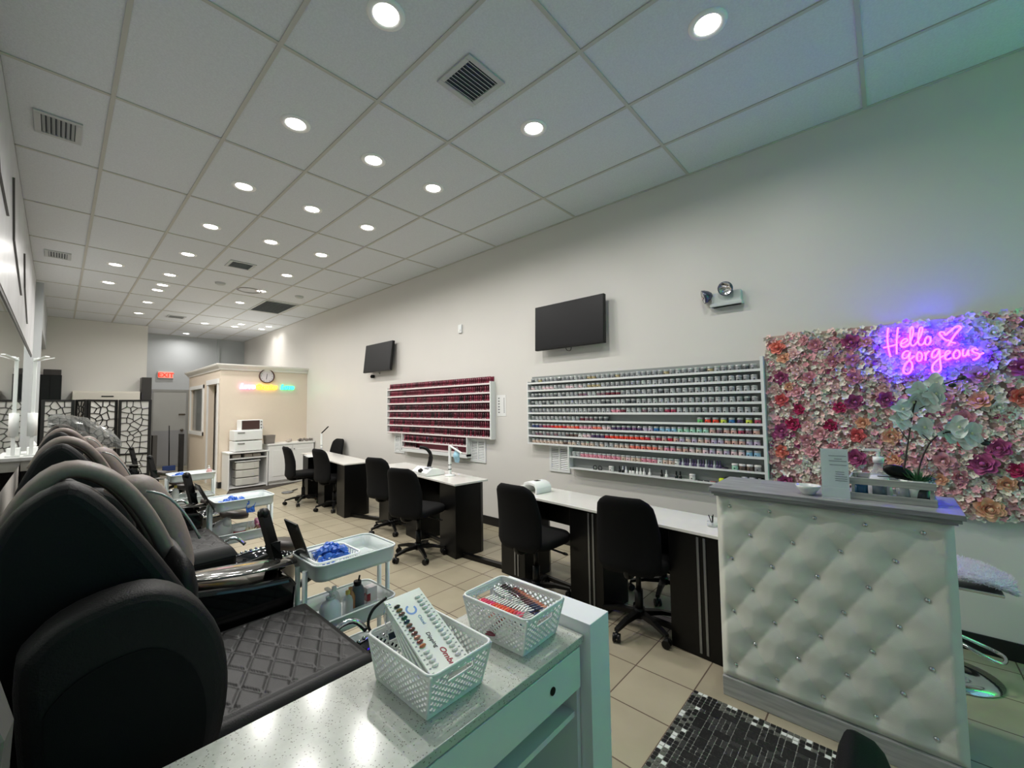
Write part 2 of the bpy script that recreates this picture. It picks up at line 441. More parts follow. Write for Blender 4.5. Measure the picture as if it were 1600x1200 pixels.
wf = MB().box((BX-0.025, 11.12, 0.98), (BX, 11.2, 2.1)).box((BX-0.025, 12.4, 0.98), (BX, 12.48, 2.1)).box((BX-0.03, 11.12, 0.98), (BX, 12.48, 1.06)).box((BX-0.03, 11.12, 2.02), (BX, 12.48, 2.1))
w2 = struct(wf, 'window_2', M_WHITE)
struct(MB().box((BX+0.03, 11.2, 1.06), (BX+0.035, 12.4, 2.02)), 'pane', mat('booth_glass', '#8e989a', 0.05, alpha=0.35), parent=w2)
struct(MB().box((BX-0.006, BY, 0), (BX, 9.9, 0.12)).box((BX, BY-0.01, 0), (0, BY, 0.12)), 'baseboard_booth', M_BASEB)
# storage rack glimpsed through the doorway
t = thing('storage_rack', 'white storage shelves seen through the narrow booth doorway', 'shelf', (-1.32, 10.9, 0))
MB().box((-0.2,-0.25,0),(-0.18,0.25,1.9)).box((0.18,-0.25,0),(0.2,0.25,1.9)).box((-0.2,0.23,0),(0.2,0.25,1.9)).build('frame', M_WHITE, t)
for k in range(5): MB().box((-0.18,-0.25,0.2+0.36*k),(0.18,0.23,0.22+0.36*k)).build('shelf', M_WHITE, t)
for k in range(4):
    tag(MB().box((-0.15,-0.2,0),(0.13,0.15,0.16)).build('storage_box', mat('dark_box','#3c3937',0.7)), 'dark storage box on the white shelves inside the booth doorway', 'box', 'boxes inside the booth').location = (-1.32, 10.9, 0.22+0.36*k)

# ================================================================== CEILING FITTINGS
LIGHTS = [(-2.71,1.88),(-1.47,0.64),(-2.71,3.12),(-2.09,3.12),(-1.47,1.88),(-2.71,4.37),(-1.47,3.12),(-2.09,4.37),(-1.47,4.37),(-2.71,5.61),(-2.09,5.61),(-1.47,5.61),(-2.71,6.84),(-3.33,8.04),(-2.72,8.08),(-1.47,6.86),(-3.33,9.25),(-2.71,8.82),(-2.72,9.26),(-1.46,8.1),(-2.72,10.43),(-1.49,9.26),(-2.72,11.73),(-1.5,12.07),(-0.86,11.62),(-0.89,12.05),(-0.29,11.48),(-0.31,11.97),(-1.53,14.02)]
M_DIFF = mat('light_diffuser', '#ffffff', 0.5, emit='#fffaf2', estr=14.0)
M_RING = mat('light_trim', '#f2f2f0', 0.4)
ring_me = MB().lathe([(0.066, -0.004), (0.078, -0.012), (0.098, -0.006), (0.1, 0.0)], n=28).mesh('trim_ring', [M_RING])
dif_me = MB().lathe([(0.0, -0.0035), (0.068, -0.003)], n=28).mesh('diffuser', [M_DIFF])
ld = bpy.data.lights.new('downlight', 'AREA'); ld.shape = 'DISK'; ld.size = 0.13; ld.energy = DOWNLIGHT_W; ld.spread = 2.84; ld.color = (1.0, 0.97, 0.935)
ld_booth = ld.copy(); ld_booth.energy = 3.0; ld_booth.spread = 2.4
def light_label(i, x, y):
    col = {-3.33: 'column of two near the left wall', -2.72: 'second', -2.09: 'third'}.get(x, '')
    return None
LL = ['round ceiling downlight at the very top of the picture, left of the square vent','large round downlight at top centre-right above the reception podium',
'downlight beside the left edge of the square ceiling vent, second of its row','downlight in the middle row just beyond the square ceiling vent','downlight above the wall television nearest the reception podium',
'third downlight along the left row from the square vent','downlight in the row by the right wall, second beyond the square vent','second downlight of the short middle row beyond the square vent',
'third downlight of the right row beyond the square vent','fourth downlight along the left row from the square vent','last downlight of the short middle row, before the small slotted vent','downlight of the right row level with the last one of the middle row',
'fifth downlight along the left row, left of the small slotted vent','downlight nearer the camera of the two closest to the left wall','downlight right of the pair nearest the left wall','downlight of the right row beyond the small slotted vent',
'farther of the two downlights closest to the left wall','nearer one of the touching pair of downlights halfway down the room','farther one of the touching pair of downlights halfway down the room','downlight beside the faint round ceiling ring',
'downlight just past the touching pair, towards the tan partition','downlight left of the wide return grille','downlight closest to the tan partition wall','single downlight beyond the wide return grille over the booth front edge',
'nearer one of the left pair of downlights over the booth','farther one of the left pair of downlights over the booth','nearer one of the right pair of downlights over the booth','farther one of the right pair of downlights over the booth','last downlight, in front of the grey back wall']
for i, (x, y) in enumerate(LIGHTS):
    t = thing('downlight', LL[i], 'ceiling light', (x, y, H), group='recessed downlights')
    for nm, me in (('trim_ring', ring_me), ('diffuser', dif_me)):
        o = bpy.data.objects.new(nm, me); COL.objects.link(o); o.parent = t
    l = bpy.data.objects.new('lamp', ld_booth if (x > -1.0 and y > 11) else ld); COL.objects.link(l); l.parent = t; l.location = (0, 0, -0.014)

def ceiling_vent(x, y, sx, sy, label, n, along='x', inner=True):
    t = thing('ceiling_vent', label, 'vent', (x, y, H))
    f = MB(); e = 0.035
    for a, c in (((-sx/2,-sy/2),(sx/2,-sy/2+e)),((-sx/2,sy/2-e),(sx/2,sy/2)),((-sx/2,-sy/2+e),(-sx/2+e,sy/2-e)),((sx/2-e,-sy/2+e),(sx/2,sy/2-e))):
        f.box((a[0],a[1],-0.012),(c[0],c[1],0))
    f.build('frame', M_FRAMEW, t, 0.003)
    MB().box((-sx/2+e,-sy/2+e,-0.002),(sx/2-e,sy/2-e,0)).build('duct_opening', M_DARKIN, t)
    s_ = MB()
    for k in range(n):
        u = (k + 0.5) / n
        R = Matrix.Rotation(0.7, 3, 'Y' if along == 'y' else 'X')
        if along == 'y': s_.obox((-sx/2+e+(sx-2*e)*u, 0, -0.008), (0.018, sy-2*e, 0.002), R)
        else: s_.obox((0, -sy/2+e+(sy-2*e)*u, -0.008), (sx-2*e, 0.018, 0.002), R)
    s_.build('louvre_slats', M_FRAMEW, t)
ceiling_vent(-2.095, 1.89, 0.31, 0.31, 'square white louvred ceiling vent among the first downlights', 9, 'x')
ceiling_vent(-3.88, 4.41, 0.24, 0.34, 'dark slotted ceiling vent nearest the camera beside the left wall', 7, 'y')
ceiling_vent(-3.88, 8.06, 0.24, 0.34, 'small dark slotted ceiling vent farther along the left wall', 7, 'y')
ceiling_vent(-2.1, 6.84, 0.32, 0.34, 'small grey louvred vent in the middle of the ceiling', 7, 'x')
ceiling_vent(-2.1, 11.66, 0.32, 0.3, 'thin dark ceiling vent near the far partition', 6, 'x')
ceiling_vent(-0.91, 9.25, 0.6, 1.1, 'wide grey return air grille in the ceiling by the right wall', 14, 'x')
for (x, y, lb) in ((-2.08, 8.04, 'flat round smoke detector beside the middle of the ceiling'), (-0.86, 8.01, 'round smoke detector on the ceiling next to the wide return grille')):
    tag(MB().lathe([(0.0,-0.035),(0.05,-0.035),(0.07,-0.02),(0.075,0.0)], n=24).build('smoke_detector', M_FRAMEW), lb, 'smoke detector').location = (x, y, H)
t = MB().lathe([(0.16,-0.006),(0.175,-0.012),(0.19,-0.006),(0.19,0)], n=36).build('ceiling_ring', mat('ring_grey','#8f8c86',0.5)); t.location = (-1.62, 8.2, H)
tag(t, 'thin grey round ring mark fitting on the ceiling tile beside a downlight', 'ceiling ring')

# ================================================================== RIGHT WALL: televisions, racks, vents
def television(name, y0, y1, zc, tilt, label):
    # y0 > y1 (far, near); hung on an arm, tilted downward
    w_ = y0 - y1; h_ = w_ * 0.565
    t = thing(name, label, 'television', (-0.10, (y0+y1)/2, zc))
    R = Matrix.Rotation(tilt, 3, 'Y')
    MB().obox((0,0,0), (0.045, w_, h_), R).build('casing', M_BPLAS, t, 0.006)
    MB().obox(R @ Vector((-0.0235,0,0.008)), (0.002, w_-0.02, h_-0.035), R).build('screen', mat('tv_screen', '#08090c', 0.4, spec=0.3), t)
    MB().box((0.06,-0.1,-0.1),(0.1,0.1,0.1)).bar((0.0,0,0),(0.08,0,0),0.06,0.05).build('wall_bracket', M_BPLAS, t)
    MB().tube(smooth_path([(0.02,-0.02,-h_/2+0.01),(0.03,-0.0,-h_/2-0.03),(0.05,0.06,-h_/2-0.02),(0.05,0.08,-h_/2+0.02)],4),0.004,6).build('cable', M_BPLAS, t)
    return t
television('wall_television', 2.99, 2.09, 2.42, 0.03, 'black flat television on the wall above the long white jar rack')
television('wall_television', 6.95, 6.06, 2.41, 0.11, 'black flat television on the wall above the dark red bottle rack')
t = MB().cyl((0,0,0),(-0.05,0,0),0.03).ball((-0.055,0,0),(0.012,0.022,0.022)).build('security_camera', M_BPLAS); t.location = (-0.005, 6.83, 2.10)
tag(t, 'small black dome camera on the wall under the far television', 'camera')

# --- jar rack
RY0, RY1 = 0.735, 3.14
SH = [1.10 + 0.0873 * k for k in range(9)]
t = thing('jar_rack', 'long white wall rack of eleven shelves holding nail powder jars', 'rack', (0, 0, 0))
M_RACK = mat('rack_white', '#dfe1df', 0.4)
M_RBACK = mat('rack_back_grey', '#8e9290', 0.6)
MB().box((-0.008, RY0, 1.10), (-0.001, RY1, 1.88)).box((-0.008, RY0, 0.84), (-0.001, 2.575, 1.10)).build('back_panel', M_RBACK, t)
for k, z in enumerate(SH):
    MB().box((-0.085, RY0, z - 0.008), (-0.008, RY1, z)).box((-0.09, RY0, z - 0.010), (-0.085, RY1, z + 0.010)).build('shelf', M_RACK, t)
for z in (0.985, 0.865):
    MB().box((-0.085, RY0, z - 0.008), (-0.008, 2.57, z)).box((-0.09, RY0, z - 0.010), (-0.085, 2.57, z + 0.006)).build('shelf', M_RACK, t)
MB().box((-0.095, RY0 - 0.022, 0.82), (-0.001, RY0, 1.905)).build('side_panel', M_RACK, t)
MB().box((-0.09, RY1, 1.09), (-0.001, RY1 + 0.015, 1.82)).build('side_panel', M_RACK, t)
MB().box((-0.09, 2.575, 0.855), (-0.001, 2.59, 1.09)).build('side_panel', M_RACK, t)

def powder_jar(name, body, lid, tall=False, bright=False):
    mb = MB()
    r = 0.0245; h = 0.037
    mb.lathe([(0,0.001),(r*0.95,0.001),(r,0.005),(r,h-0.003),(r*0.93,h)], n=12, m=0)
    mb.lathe([(r*1.0,h),(r*1.05,h+0.002),(r*1.05,h+0.013),(r*0.98,h+0.016),(0,h+0.016)], n=12, m=1)
    mb.box((-r*1.04,-0.005,0.012),(-r*0.9,0.006,0.02), m=2)
    return mb.mesh(name, [body, lid, mat('jar_mark', '#1e1c1c', 0.5)])
M_LIDC = mat('clear_lid', '#b9bdbc', 0.15, metal=0.25)
M_LIDW = mat('white_lid', '#e6e4e0', 0.3)
JC = {'grey': '#85888a', 'charcoal': '#4d5153', 'silver': '#a8acac', 'gold': '#a89a72', 'mauve': '#7d5f68', 'brown': '#5f4c44', 'maroon': '#6d2433',
 'red': '#c5293b', 'orange red': '#e2452f', 'coral': '#e27a68', 'pink': '#d98fa0', 'pale pink': '#d9bcc0', 'purple': '#4c3560', 'violet': '#6c4470', 'navy': '#3c4675',
 'blue': '#2f6da8', 'sky blue': '#86b3cf', 'mint': '#9ccdb4', 'green': '#62b569', 'yellow green': '#c3d24a', 'beige': '#cbb5a4', 'nude': '#c79f93', 'white': '#d9d9d4', 'magenta': '#a13a55', 'lilac': '#b3a4be'}
JM = {k: powder_jar('powder_jar', mat('powder_' + k.replace(' ', '_'), c, 0.25, coat=0.4), M_LIDC) for k, c in JC.items()}
JMW = {k: powder_jar('powder_jar', mat('powder_' + k.replace(' ', '_'), JC[k], 0.25, coat=0.4), M_LIDW) for k in ('pink','mint','brown','beige','white','grey')}
ordn = ['ninth', 'eighth', 'seventh', 'sixth', 'fifth', 'fourth', 'third', 'second', 'top']
def seq(spec):
    out = []
    for n, c in spec:
        for i in range(n): out.append(random.choice(c) if isinstance(c, (list, tuple)) else c)
    return out
G = ['grey', 'silver', 'grey', 'silver', 'charcoal']
ROWS = {8: seq([(43, ['grey','silver','charcoal','gold','grey'])]), 7: seq([(14, ['silver','grey','pale pink']),(3,'gold'),(26, ['silver','grey'])]),
 6: seq([(12, G),(6, ['silver','mauve']),(3,'maroon'),(22, G)]), 5: seq([(43, ['grey','silver','charcoal','silver'])]),
 4: seq([(19, ['grey','silver']),(3,['maroon','pink']),(3,'silver'),(1,'mauve'),(3,'grey'),(2,'magenta'),(12,['silver','grey'])]),
 3: seq([(12, ['grey','silver']),(3,['maroon','mauve']),(3,'charcoal')]),
 2: seq([(2,'navy'),(1,'violet'),(3,['magenta','red']),(6,['red','orange red','coral']),(5,['coral','pink']),(2,'pale pink'),(6,['purple','violet']),(2,'lilac'),(1,'blue'),(3,'sky blue'),(5,'mint'),(1,'nude'),(6,['magenta','mauve','nude'])]),
 1: seq([(9,['mauve','grey']),(3,'brown'),(3,['white','pale pink']),(3,'purple'),(8,['orange red','red','orange red']),(6,['red','magenta','nude']),(12,['nude','beige','lilac'])]),
 0: seq([(8,'beige'),(1,'brown'),(9,['beige','silver']),(4,['silver','beige']),(3,'coral'),(7,['coral','pink','nude']),(8,['lilac','beige','pale pink']),(2,'sky blue')])}
pos = []   # (y, row, colour)
for r_, cs in ROWS.items():
    n = len(cs)
    y_far = RY1 - 0.03; pitch = (RY1 - RY0 - 0.05) / max(n, 42) if r_ != 3 else 0.056
    for i, c in enumerate(cs):
        pos.append((y_far - pitch * (i + 0.4), r_, c))
bright = ['green','orange red','orange red','yellow green','blue','purple','yellow green','magenta']
for i, c in enumerate(bright): pos.append((RY0 + 0.04 + 0.063 * (7 - i), 3, c))
row10 = seq([(2,'silver'),(9,'pink'),(4,['beige','pale pink']),(3,['pink']),(4,['beige','white'])])
for i, c in enumerate(row10): pos.append((2.53 - 0.0525 * i, -1, c))
pos.sort(key=lambda p: p[0])
def zrow(r_): return SH[r_] if r_ >= 0 else 0.985
SCALE = {}
colname = lambda c: c
far = MB()
for i, (y, r_, c) in enumerate(pos):
    row = 'tenth' if r_ < 0 else ordn[r_]
    if i < 300:
        seg = 'red wall end' if y > 1.95 else 'podium end'
        seg = 'half farther from the podium' if y > 1.95 else 'half nearer the podium'
        o = inst(JM[c], 'powder_jar', (-0.05, y, zrow(r_)), 0, f'{c} powder jar, {row} shelf of white rack, {seg}', 'jar', f'{row} shelf jars of the white rack')
        o.rotation_euler[2] = random.uniform(-0.4, 0.4)
    else:
        me = JM[c]
        base = len(far.v)
        far.v += [(v.co.x - 0.05, v.co.y + y, v.co.z + zrow(r_)) for v in me.vertices]
        for p in me.polygons:
            far.f.append(tuple(base + q for q in p.vertices)); far.m.append({0: list(JC).index(c) + 2, 1: 0, 2: 1}[p.material_index]); far.sm.append(p.use_smooth)
o = far.build('powder_jars', [M_LIDC, MATS['jar_mark']] + [MATS['powder_' + k.replace(' ', '_')] for k in JC])
tag(o, 'rows of small lidded powder jars at the television end of the long white rack', 'jars', kind='stuff')

# small polish bottles and odds on the lower shelves of the white rack
def polish_bottle(body, cap, h=0.045, capw=0.0075):
    mb = MB(); mb.lathe([(0,0),(0.012,0),(0.0135,0.004),(0.0135,h*0.55),(0.006,h*0.68),(0.006,h*0.7)], n=10, m=0)
    mb.lathe([(capw,h*0.68),(capw*0.9,h*1.35),(capw*0.7,h*1.45),(0,h*1.45)], n=10, m=1)
    return mb.mesh('polish_bottle', [body, cap])
mb_k = mat('bottle_black', '#161616', 0.2); mb_w = mat('bottle_white', '#e2e2df', 0.3); mb_p = mat('bottle_purple_glass', '#4b4060', 0.15); mb_s = mat('bottle_clear', '#aeb1b5', 0.1)
PB = {'black': polish_bottle(mb_k, mb_k), 'white': polish_bottle(mb_w, mb_w), 'white bottle black capped': polish_bottle(mb_w, mb_k), 'black bottle white capped': polish_bottle(mb_k, mb_w), 'violet glass': polish_bottle(mb_p, mb_p), 'clear glass': polish_bottle(mb_s, mb_s)}
for i in range(16):
    k = ['violet glass', 'clear glass', 'violet glass'][i % 3]
    inst(PB[k], 'polish_bottle', (-0.05, 1.40 - 0.022 * i, 0.985), 0, f'{k} polish bottle in the tight row on the tenth white shelf', 'bottle', 'tight bottle row on the tenth shelf')
for y, k in ((2.00,'black'),(1.965,'black bottle white capped'),(1.93,'white'),(1.885,'white bottle black capped'),(1.855,'white bottle black capped'),(1.815,'white'),(1.78,'white'),(1.745,'white'),(1.69,'white'),(1.575,'black'),(1.53,'white'),(1.44,'black'),(1.405,'black')):
    inst(PB[k], 'polish_bottle', (-0.05, y, 0.865), 0, f'{k} bottle on the bottom shelf of the white rack, {"beside the gap" if y < 1.65 else "in the cluster"}', 'bottle', 'bottles on the bottom shelf of the white rack')
for y in (2.28, 2.22):
    t = MB().tube([(0,0.02*math.cos(a),0.022+0.02*math.sin(a)) for a in [2*PI*i/12 for i in range(12)]],0.004,6,closed=True).box((-0.004,-0.02,0),(0.004,0.02,0.005)).build('wire_clip', M_BPLAS)
    t.location = (-0.05, y, 0.866); tag(t, 'small black looped clip on the bottom shelf of the white rack', 'clip', 'pair of black clips')
for y, k, z in ((2.09,'white',0.866),(1.30,'white',0.866)):
    t = inst(JMW[k], 'cream_pot', (-0.05, y, z), 0, 'white cream pot on the bottom shelf ' + ('beside the looped clips' if y > 2 else 'beside two black bottles'), 'pot')
for i, (y, cc, lb) in enumerate(((1.235,'#1a1a1a','black'),(1.18,'#1d1d1d','black'),(1.13,'#a65a62','pink'),(1.09,'#1f1f1f','black'),(1.04,'#1f1f1f','black'))):
    t = MB().tube([(0,-0.02,0.004),(0,0.022,0.004)],0.004,8).build('nail_brush', mat('brush_'+lb,cc,0.4)); t.location = (-0.05,y,0.866)
    tag(t, f'small {lb} nail brush lying on the bottom shelf of the white rack', 'brush', 'loose brushes on the bottom shelf')
t = MB().lathe([(0,0),(0.022,0),(0.024,0.004),(0.024,0.034),(0.015,0.042),(0,0.042)], n=14).build('neon_pot', mat('neon_yellow', '#cfe02c', 0.35)); t.location = (-0.05, 1.06, 0.866)
tag(t, 'bright yellow pot on the bottom shelf of the white rack', 'pot')
for k_, (y, cc, lb) in enumerate(((1.01,'coral','coral'),(0.965,'beige','beige'))):
    me = powder_jar('cream_pot', MATS['powder_'+cc], mb_k); inst(me, 'cream_pot', (-0.05,y,0.866),0,f'{lb} pot with black lid beside the yellow pot on the bottom shelf','pot')
for k_, (y, bm_, lm, z, lb) in enumerate(((0.885,mb_w,mb_s,0.866,'tall white tub on the bottom shelf behind the podium top'),(0.83,mb_s,mb_s,0.866,'tall clear tub beside the white tub on the bottom shelf'),(0.775,mb_s,mb_k,0.866,'clear jar with black lid at the podium end of the bottom shelf'))):
    t = MB().lathe([(0,0),(0.024,0),(0.025,0.003),(0.025,0.055)],n=14,m=0).lathe([(0.026,0.055),(0.026,0.072),(0,0.073)],n=14,m=1).build('storage_tub',[bm_,lm]); t.location=(-0.05,y,z); tag(t, lb, 'tub')
for y, c in ((0.955,'mint'),(0.90,'brown'),(0.845,'brown'),(0.79,'grey')):
    inst(JMW[c], 'powder_jar', (-0.05,y,0.986),0,f'{c} jar with a white lid at the podium end of the tenth shelf','jar','white lidded jars on the tenth shelf')
t = MB().lathe([(0,0),(0.028,0.0),(0.03,0.012),(0,0.014)],n=14).build('purple_disc', mat('purple_lid','#2b2036',0.3)); t.location=(-0.05,1.035,0.986); tag(t,'flat dark purple lid lying on the tenth shelf beside a gap','lid')

# --- dark red bottle rack
t = thing('bottle_rack', 'wide white wall rack crowded with dark red polish bottles', 'rack', (0, 0, 0))
M_REDB = mat('red_acrylic_back', '#74303f', 0.25, noise=0.15, nscale=4)
QY0, QY1 = 3.785, 6.235
QS = [1.13 + 0.1165 * k for k in range(7)]
MB().box((-0.01, QY0, 1.125), (-0.001, QY1, 1.925)).box((-0.01, 4.25, 0.90), (-0.001, 5.80, 1.125)).build('back_panel', M_REDB, t)
for z in QS: MB().box((-0.082, QY0, z - 0.008), (-0.01, QY1, z)).box((-0.086, QY0, z - 0.01), (-0.082, QY1, z + 0.012)).build('shelf', mat('rack_pinkish_white', '#e6d9d8', 0.4), t)
for z in (1.0, 0.905): MB().box((-0.082, 4.25, z - 0.008), (-0.01, 5.80, z)).box((-0.086, 4.25, z - 0.01), (-0.082, 5.80, z + 0.01)).build('shelf', MATS['rack_pinkish_white'], t)
MB().box((-0.086, 4.235, 0.84), (-0.01, 5.815, 0.89)).build('front_rail', M_RACK, t)
MB().box((-0.09, QY0 - 0.02, 1.11), (-0.001, QY0, 1.86)).build('side_panel', M_RACK, t)
MB().box((-0.09, QY1, 1.11), (-0.001, QY1 + 0.015, 1.86)).build('side_panel', M_RACK, t)
for y in (4.235, 5.80): MB().box((-0.086, y, 0.86), (-0.001, y + 0.015, 1.12)).build('side_panel', M_RACK, t)
RB = {}
for nm, cc, cap in (('maroon', '#713140', '#682c3a'), ('wine', '#572a35', '#4e242e'), ('crimson', '#8e384c', '#803243'), ('black', '#3a262b', '#332025')):
    mb = MB(); mb.box((-0.014,-0.0165,0),(0.014,0.0165,0.034), m=0).cyl((0,0,0.034),(0,0,0.096),0.014,8,m=1)
    mb.box((-0.0146,-0.012,0.006),(-0.014,0.012,0.022), m=2)
    RB[nm] = mb.mesh('polish_bottle', [mat('polish_'+nm, cc, 0.2, coat=0.4), mat('polish_cap_'+nm, cap, 0.25), mat('polish_label_'+nm, {'maroon':'#6e2836','wine':'#b59a99','crimson':'#8f3245','black':'#a58d8d'}[nm], 0.5)])
pos = []
for k, z in enumerate(QS):
    y = QY0 + 0.025
    while y < QY1 - 0.02:
        pos.append((y, z, k)); y += 0.041
for k, z in ((-1, 1.0), (-2, 0.905)):
    y = 4.275
    while y < 5.78:
        if k == -1 or y > 5.45: pos.append((y, z, k))
        y += 0.041
pos.sort()
rown = {6:'top',5:'second',4:'third',3:'fourth',2:'fifth',1:'sixth',0:'seventh',-1:'eighth',-2:'ninth'}
far = MB(); keys = list(RB)
for i, (y, z, k) in enumerate(pos):
    wts = {6:(5,1,2,0),5:(4,1,3,0),4:(2,1,5,1),3:(4,4,0,2),2:(3,3,2,2),1:(4,3,1,1),0:(3,2,2,2)}.get(k,(3,3,1,2))
    c = random.choices(keys, wts)[0]
    if i < 300:
        inst(RB[c], 'polish_bottle', (-0.055, y, z), 0, f'{c} polish bottle on the {rown[k]} shelf of the red rack', 'bottle', f'{rown[k]} shelf bottles of the red rack')
    else:
        base = len(far.v); me = RB[c]
        far.v += [(v.co.x - 0.055, v.co.y + y, v.co.z + z) for v in me.vertices]
        for p in me.polygons:
            far.f.append(tuple(base + q for q in p.vertices)); far.m.append(keys.index(c) * 3 + p.material_index); far.sm.append(p.use_smooth)
o = far.build('polish_bottles', [m for k in keys for m in RB[k].materials])
tag(o, 'dark red polish bottles at the booth end of the red wall rack', 'bottles', kind='stuff')

# wall return vents
def wall_vent(y0, y1, z0, z1, label):
    t = thing('wall_vent', label, 'vent', (0, (y0+y1)/2, z0))
    a = (y1-y0)/2; h = z1-z0
    MB().box((-0.012,-a,0),(-0.001,a,0.03)).box((-0.012,-a,h-0.03),(-0.001,a,h)).box((-0.012,-a,0.03),(-0.001,-a+0.03,h-0.03)).box((-0.012,a-0.03,0.03),(-0.001,a,h-0.03)).box((-0.012,-0.012,0.03),(-0.001,0.012,h-0.03)).build('frame', M_RACK, t)
    s_ = MB().box((-0.003,-a+0.03,0.03),(-0.001,a-0.03,h-0.03),m=1)
    for k in range(12): s_.obox((-0.007,0,0.04+(h-0.08)*k/11),(0.002,2*a-0.06,0.013),Matrix.Rotation(0.6,3,'Y'))
    s_.build('louvre_slats', [M_RACK, mat('vent_shadow','#6f706c',0.8)], t)
wall_vent(2.62, 2.90, 0.79, 1.09, 'white slatted wall vent below the television end of the jar rack')
wall_vent(3.95, 4.25, 0.79, 1.10, 'white slatted wall vent beside the near end of the red rack')
wall_vent(5.84, 6.14, 0.79, 1.10, 'white slatted wall vent below the far end of the red rack')
# notice paper beside red rack
t = thing('wall_notice', 'white paper notice taped to the wall beside the red rack', 'notice', (-0.002, 3.66, 1.41))
MB().box((-0.001,-0.08,0),(0.001,0.08,0.27)).build('paper', M_WHITE, t)
ni = MB()
for k in range(6): ni.box((-0.002,0.03,0.04+0.036*k),(-0.001,0.055,0.055+0.036*k))
for k in range(9): ni.box((-0.002,-0.055,0.04+0.022*k),(-0.001,-0.045,0.056+0.022*k))
ni.build('print', mat('ink_grey','#6a6a6c',0.7), t)
t = thing('wall_sensor', 'small white plastic sensor box high on the wall between the televisions', 'sensor', (0, 4.44, 2.58))
MB().box((-0.025,-0.035,0),(-0.001,0.035,0.12)).build('casing', M_WPLAS, t, 0.005)
MB().cyl((-0.024,0,0.04),(-0.03,0,0.04),0.014,12).build('lens', mat('sensor_lens','#f6f3ec',0.2), t)
# emergency light
t = thing('emergency_light', 'white emergency light with two round lamps high on the wall', 'light', (0, 0.955, 2.36))
eb = MB().box((-0.06,-0.10,0.0),(-0.001,0.13,0.12)).box((-0.07,-0.11,0.0),(-0.001,0.14,0.03)); eb.build('housing', mat('emergency_white','#c4cbc8',0.4), t, 0.006)
for (c, dr) in (((-0.075,0.17,0.10),(-0.4,0.85,-0.25)),((-0.10,-0.0,0.135),(-0.85,0.1,-0.35))):
    d = Vector(dr).normalized(); R = d.to_track_quat('Z','Y').to_matrix()
    hd = MB().lathe([(0.02,-0.05),(0.04,-0.03),(0.056,0.0),(0.06,0.02),(0.052,0.022)],c,20,0,R).build('lamp_head', mat('lamp_head_grey','#5d6172',0.25,metal=0.6), t)
    MB().lathe([(0.0,0.0),(0.03,0.006),(0.052,0.02)],c,20,0,R).build('reflector', M_CHROME, hd)

# ================================================================== FLOWER WALL AND NEON
FY0, FY1, FZ0, FZ1 = -0.95, 0.70, 0.82, 2.06
FC = {'cream':'#f0e9d8','ivory':'#f6f2e6','blush':'#f4cfca','pink':'#eab0b6','rose':'#de9aa4','peach':'#f0b896','coral':'#ee8a78','salmon':'#e46f72','plum':'#b8558a','magenta':'#bb2060','sage':'#c2c9b2'}
FM = {k: mat('petal_'+k, c, 0.8, noise=0.12, nscale=40, sheen=0.2) for k, c in FC.items()}
fw_t = thing('flower_wall', 'panel of pink and cream artificial roses covering the wall behind the podium', 'flower wall', (0, 0, 0))
MB().box((-0.02, FY0, FZ0), (-0.001, FY1, FZ1)).build('backing_panel', mat('flower_backing', '#c4a79c', 0.9, noise=0.3, nscale=60), fw_t)
def petal(mb, c, ang, tilt, r0, L, wd, cup, R, m=0, n=4):
    # cupped petal leaving the axis at radius r0
    rows = []
    for i in range(n + 1):
        u = i / n; row = []
        for j in range(-2, 3):
            v = j / 2
            ww = wd * math.sin(PI * (0.18 + 0.72 * u)) ** 0.7
            rad = r0 + L * u * math.cos(tilt) + cup * 0.15 * u * u * L
            z = L * u * math.sin(tilt) + cup * L * (u * u * 0.0 ) + 0.12 * L * (1 - v * v) * (-1)
            tng = v * ww; rad2 = rad - 0.35 * ww * v * v
            a = ang
            p = Vector((rad2 * math.cos(a) - tng * math.sin(a), rad2 * math.sin(a) + tng * math.cos(a), z - (0.3 * L * max(0, u - 0.7) if tilt < 1.1 else 0)))
            row.append(Vector(c) + R @ p)
        rows.append(row)
    mb.loft(rows, m=m, cap=False, closed=False)
def rose_mesh(r, m, seed):
    rnd = random.Random(seed); mb = MB(); I = Matrix.Rotation(-PI/2, 3, 'Y')   # local z -> -x
    mb.ball(Vector((-0.25*r,0,0)), (0.35*r, 0.22*r, 0.22*r), 8)
    for ring, (k, tilt, r0, L, wd) in enumerate(((3, 1.35, 0.10, 0.55, 0.32), (4, 1.15, 0.2, 0.55, 0.36), (5, 0.85, 0.28, 0.62, 0.42), (6, 0.5, 0.36, 0.66, 0.46))):
        for i in range(k):
            petal(mb, (0,0,0), 2*PI*i/k + ring*0.7 + rnd.uniform(-.15,.15), tilt + rnd.uniform(-.12,.12), r0*r, L*r, wd*r, 1, I)
    return mb.mesh('rose', [m])
RM = {k: rose_mesh(1.0, FM[k], i) for i, k in enumerate(FC)}
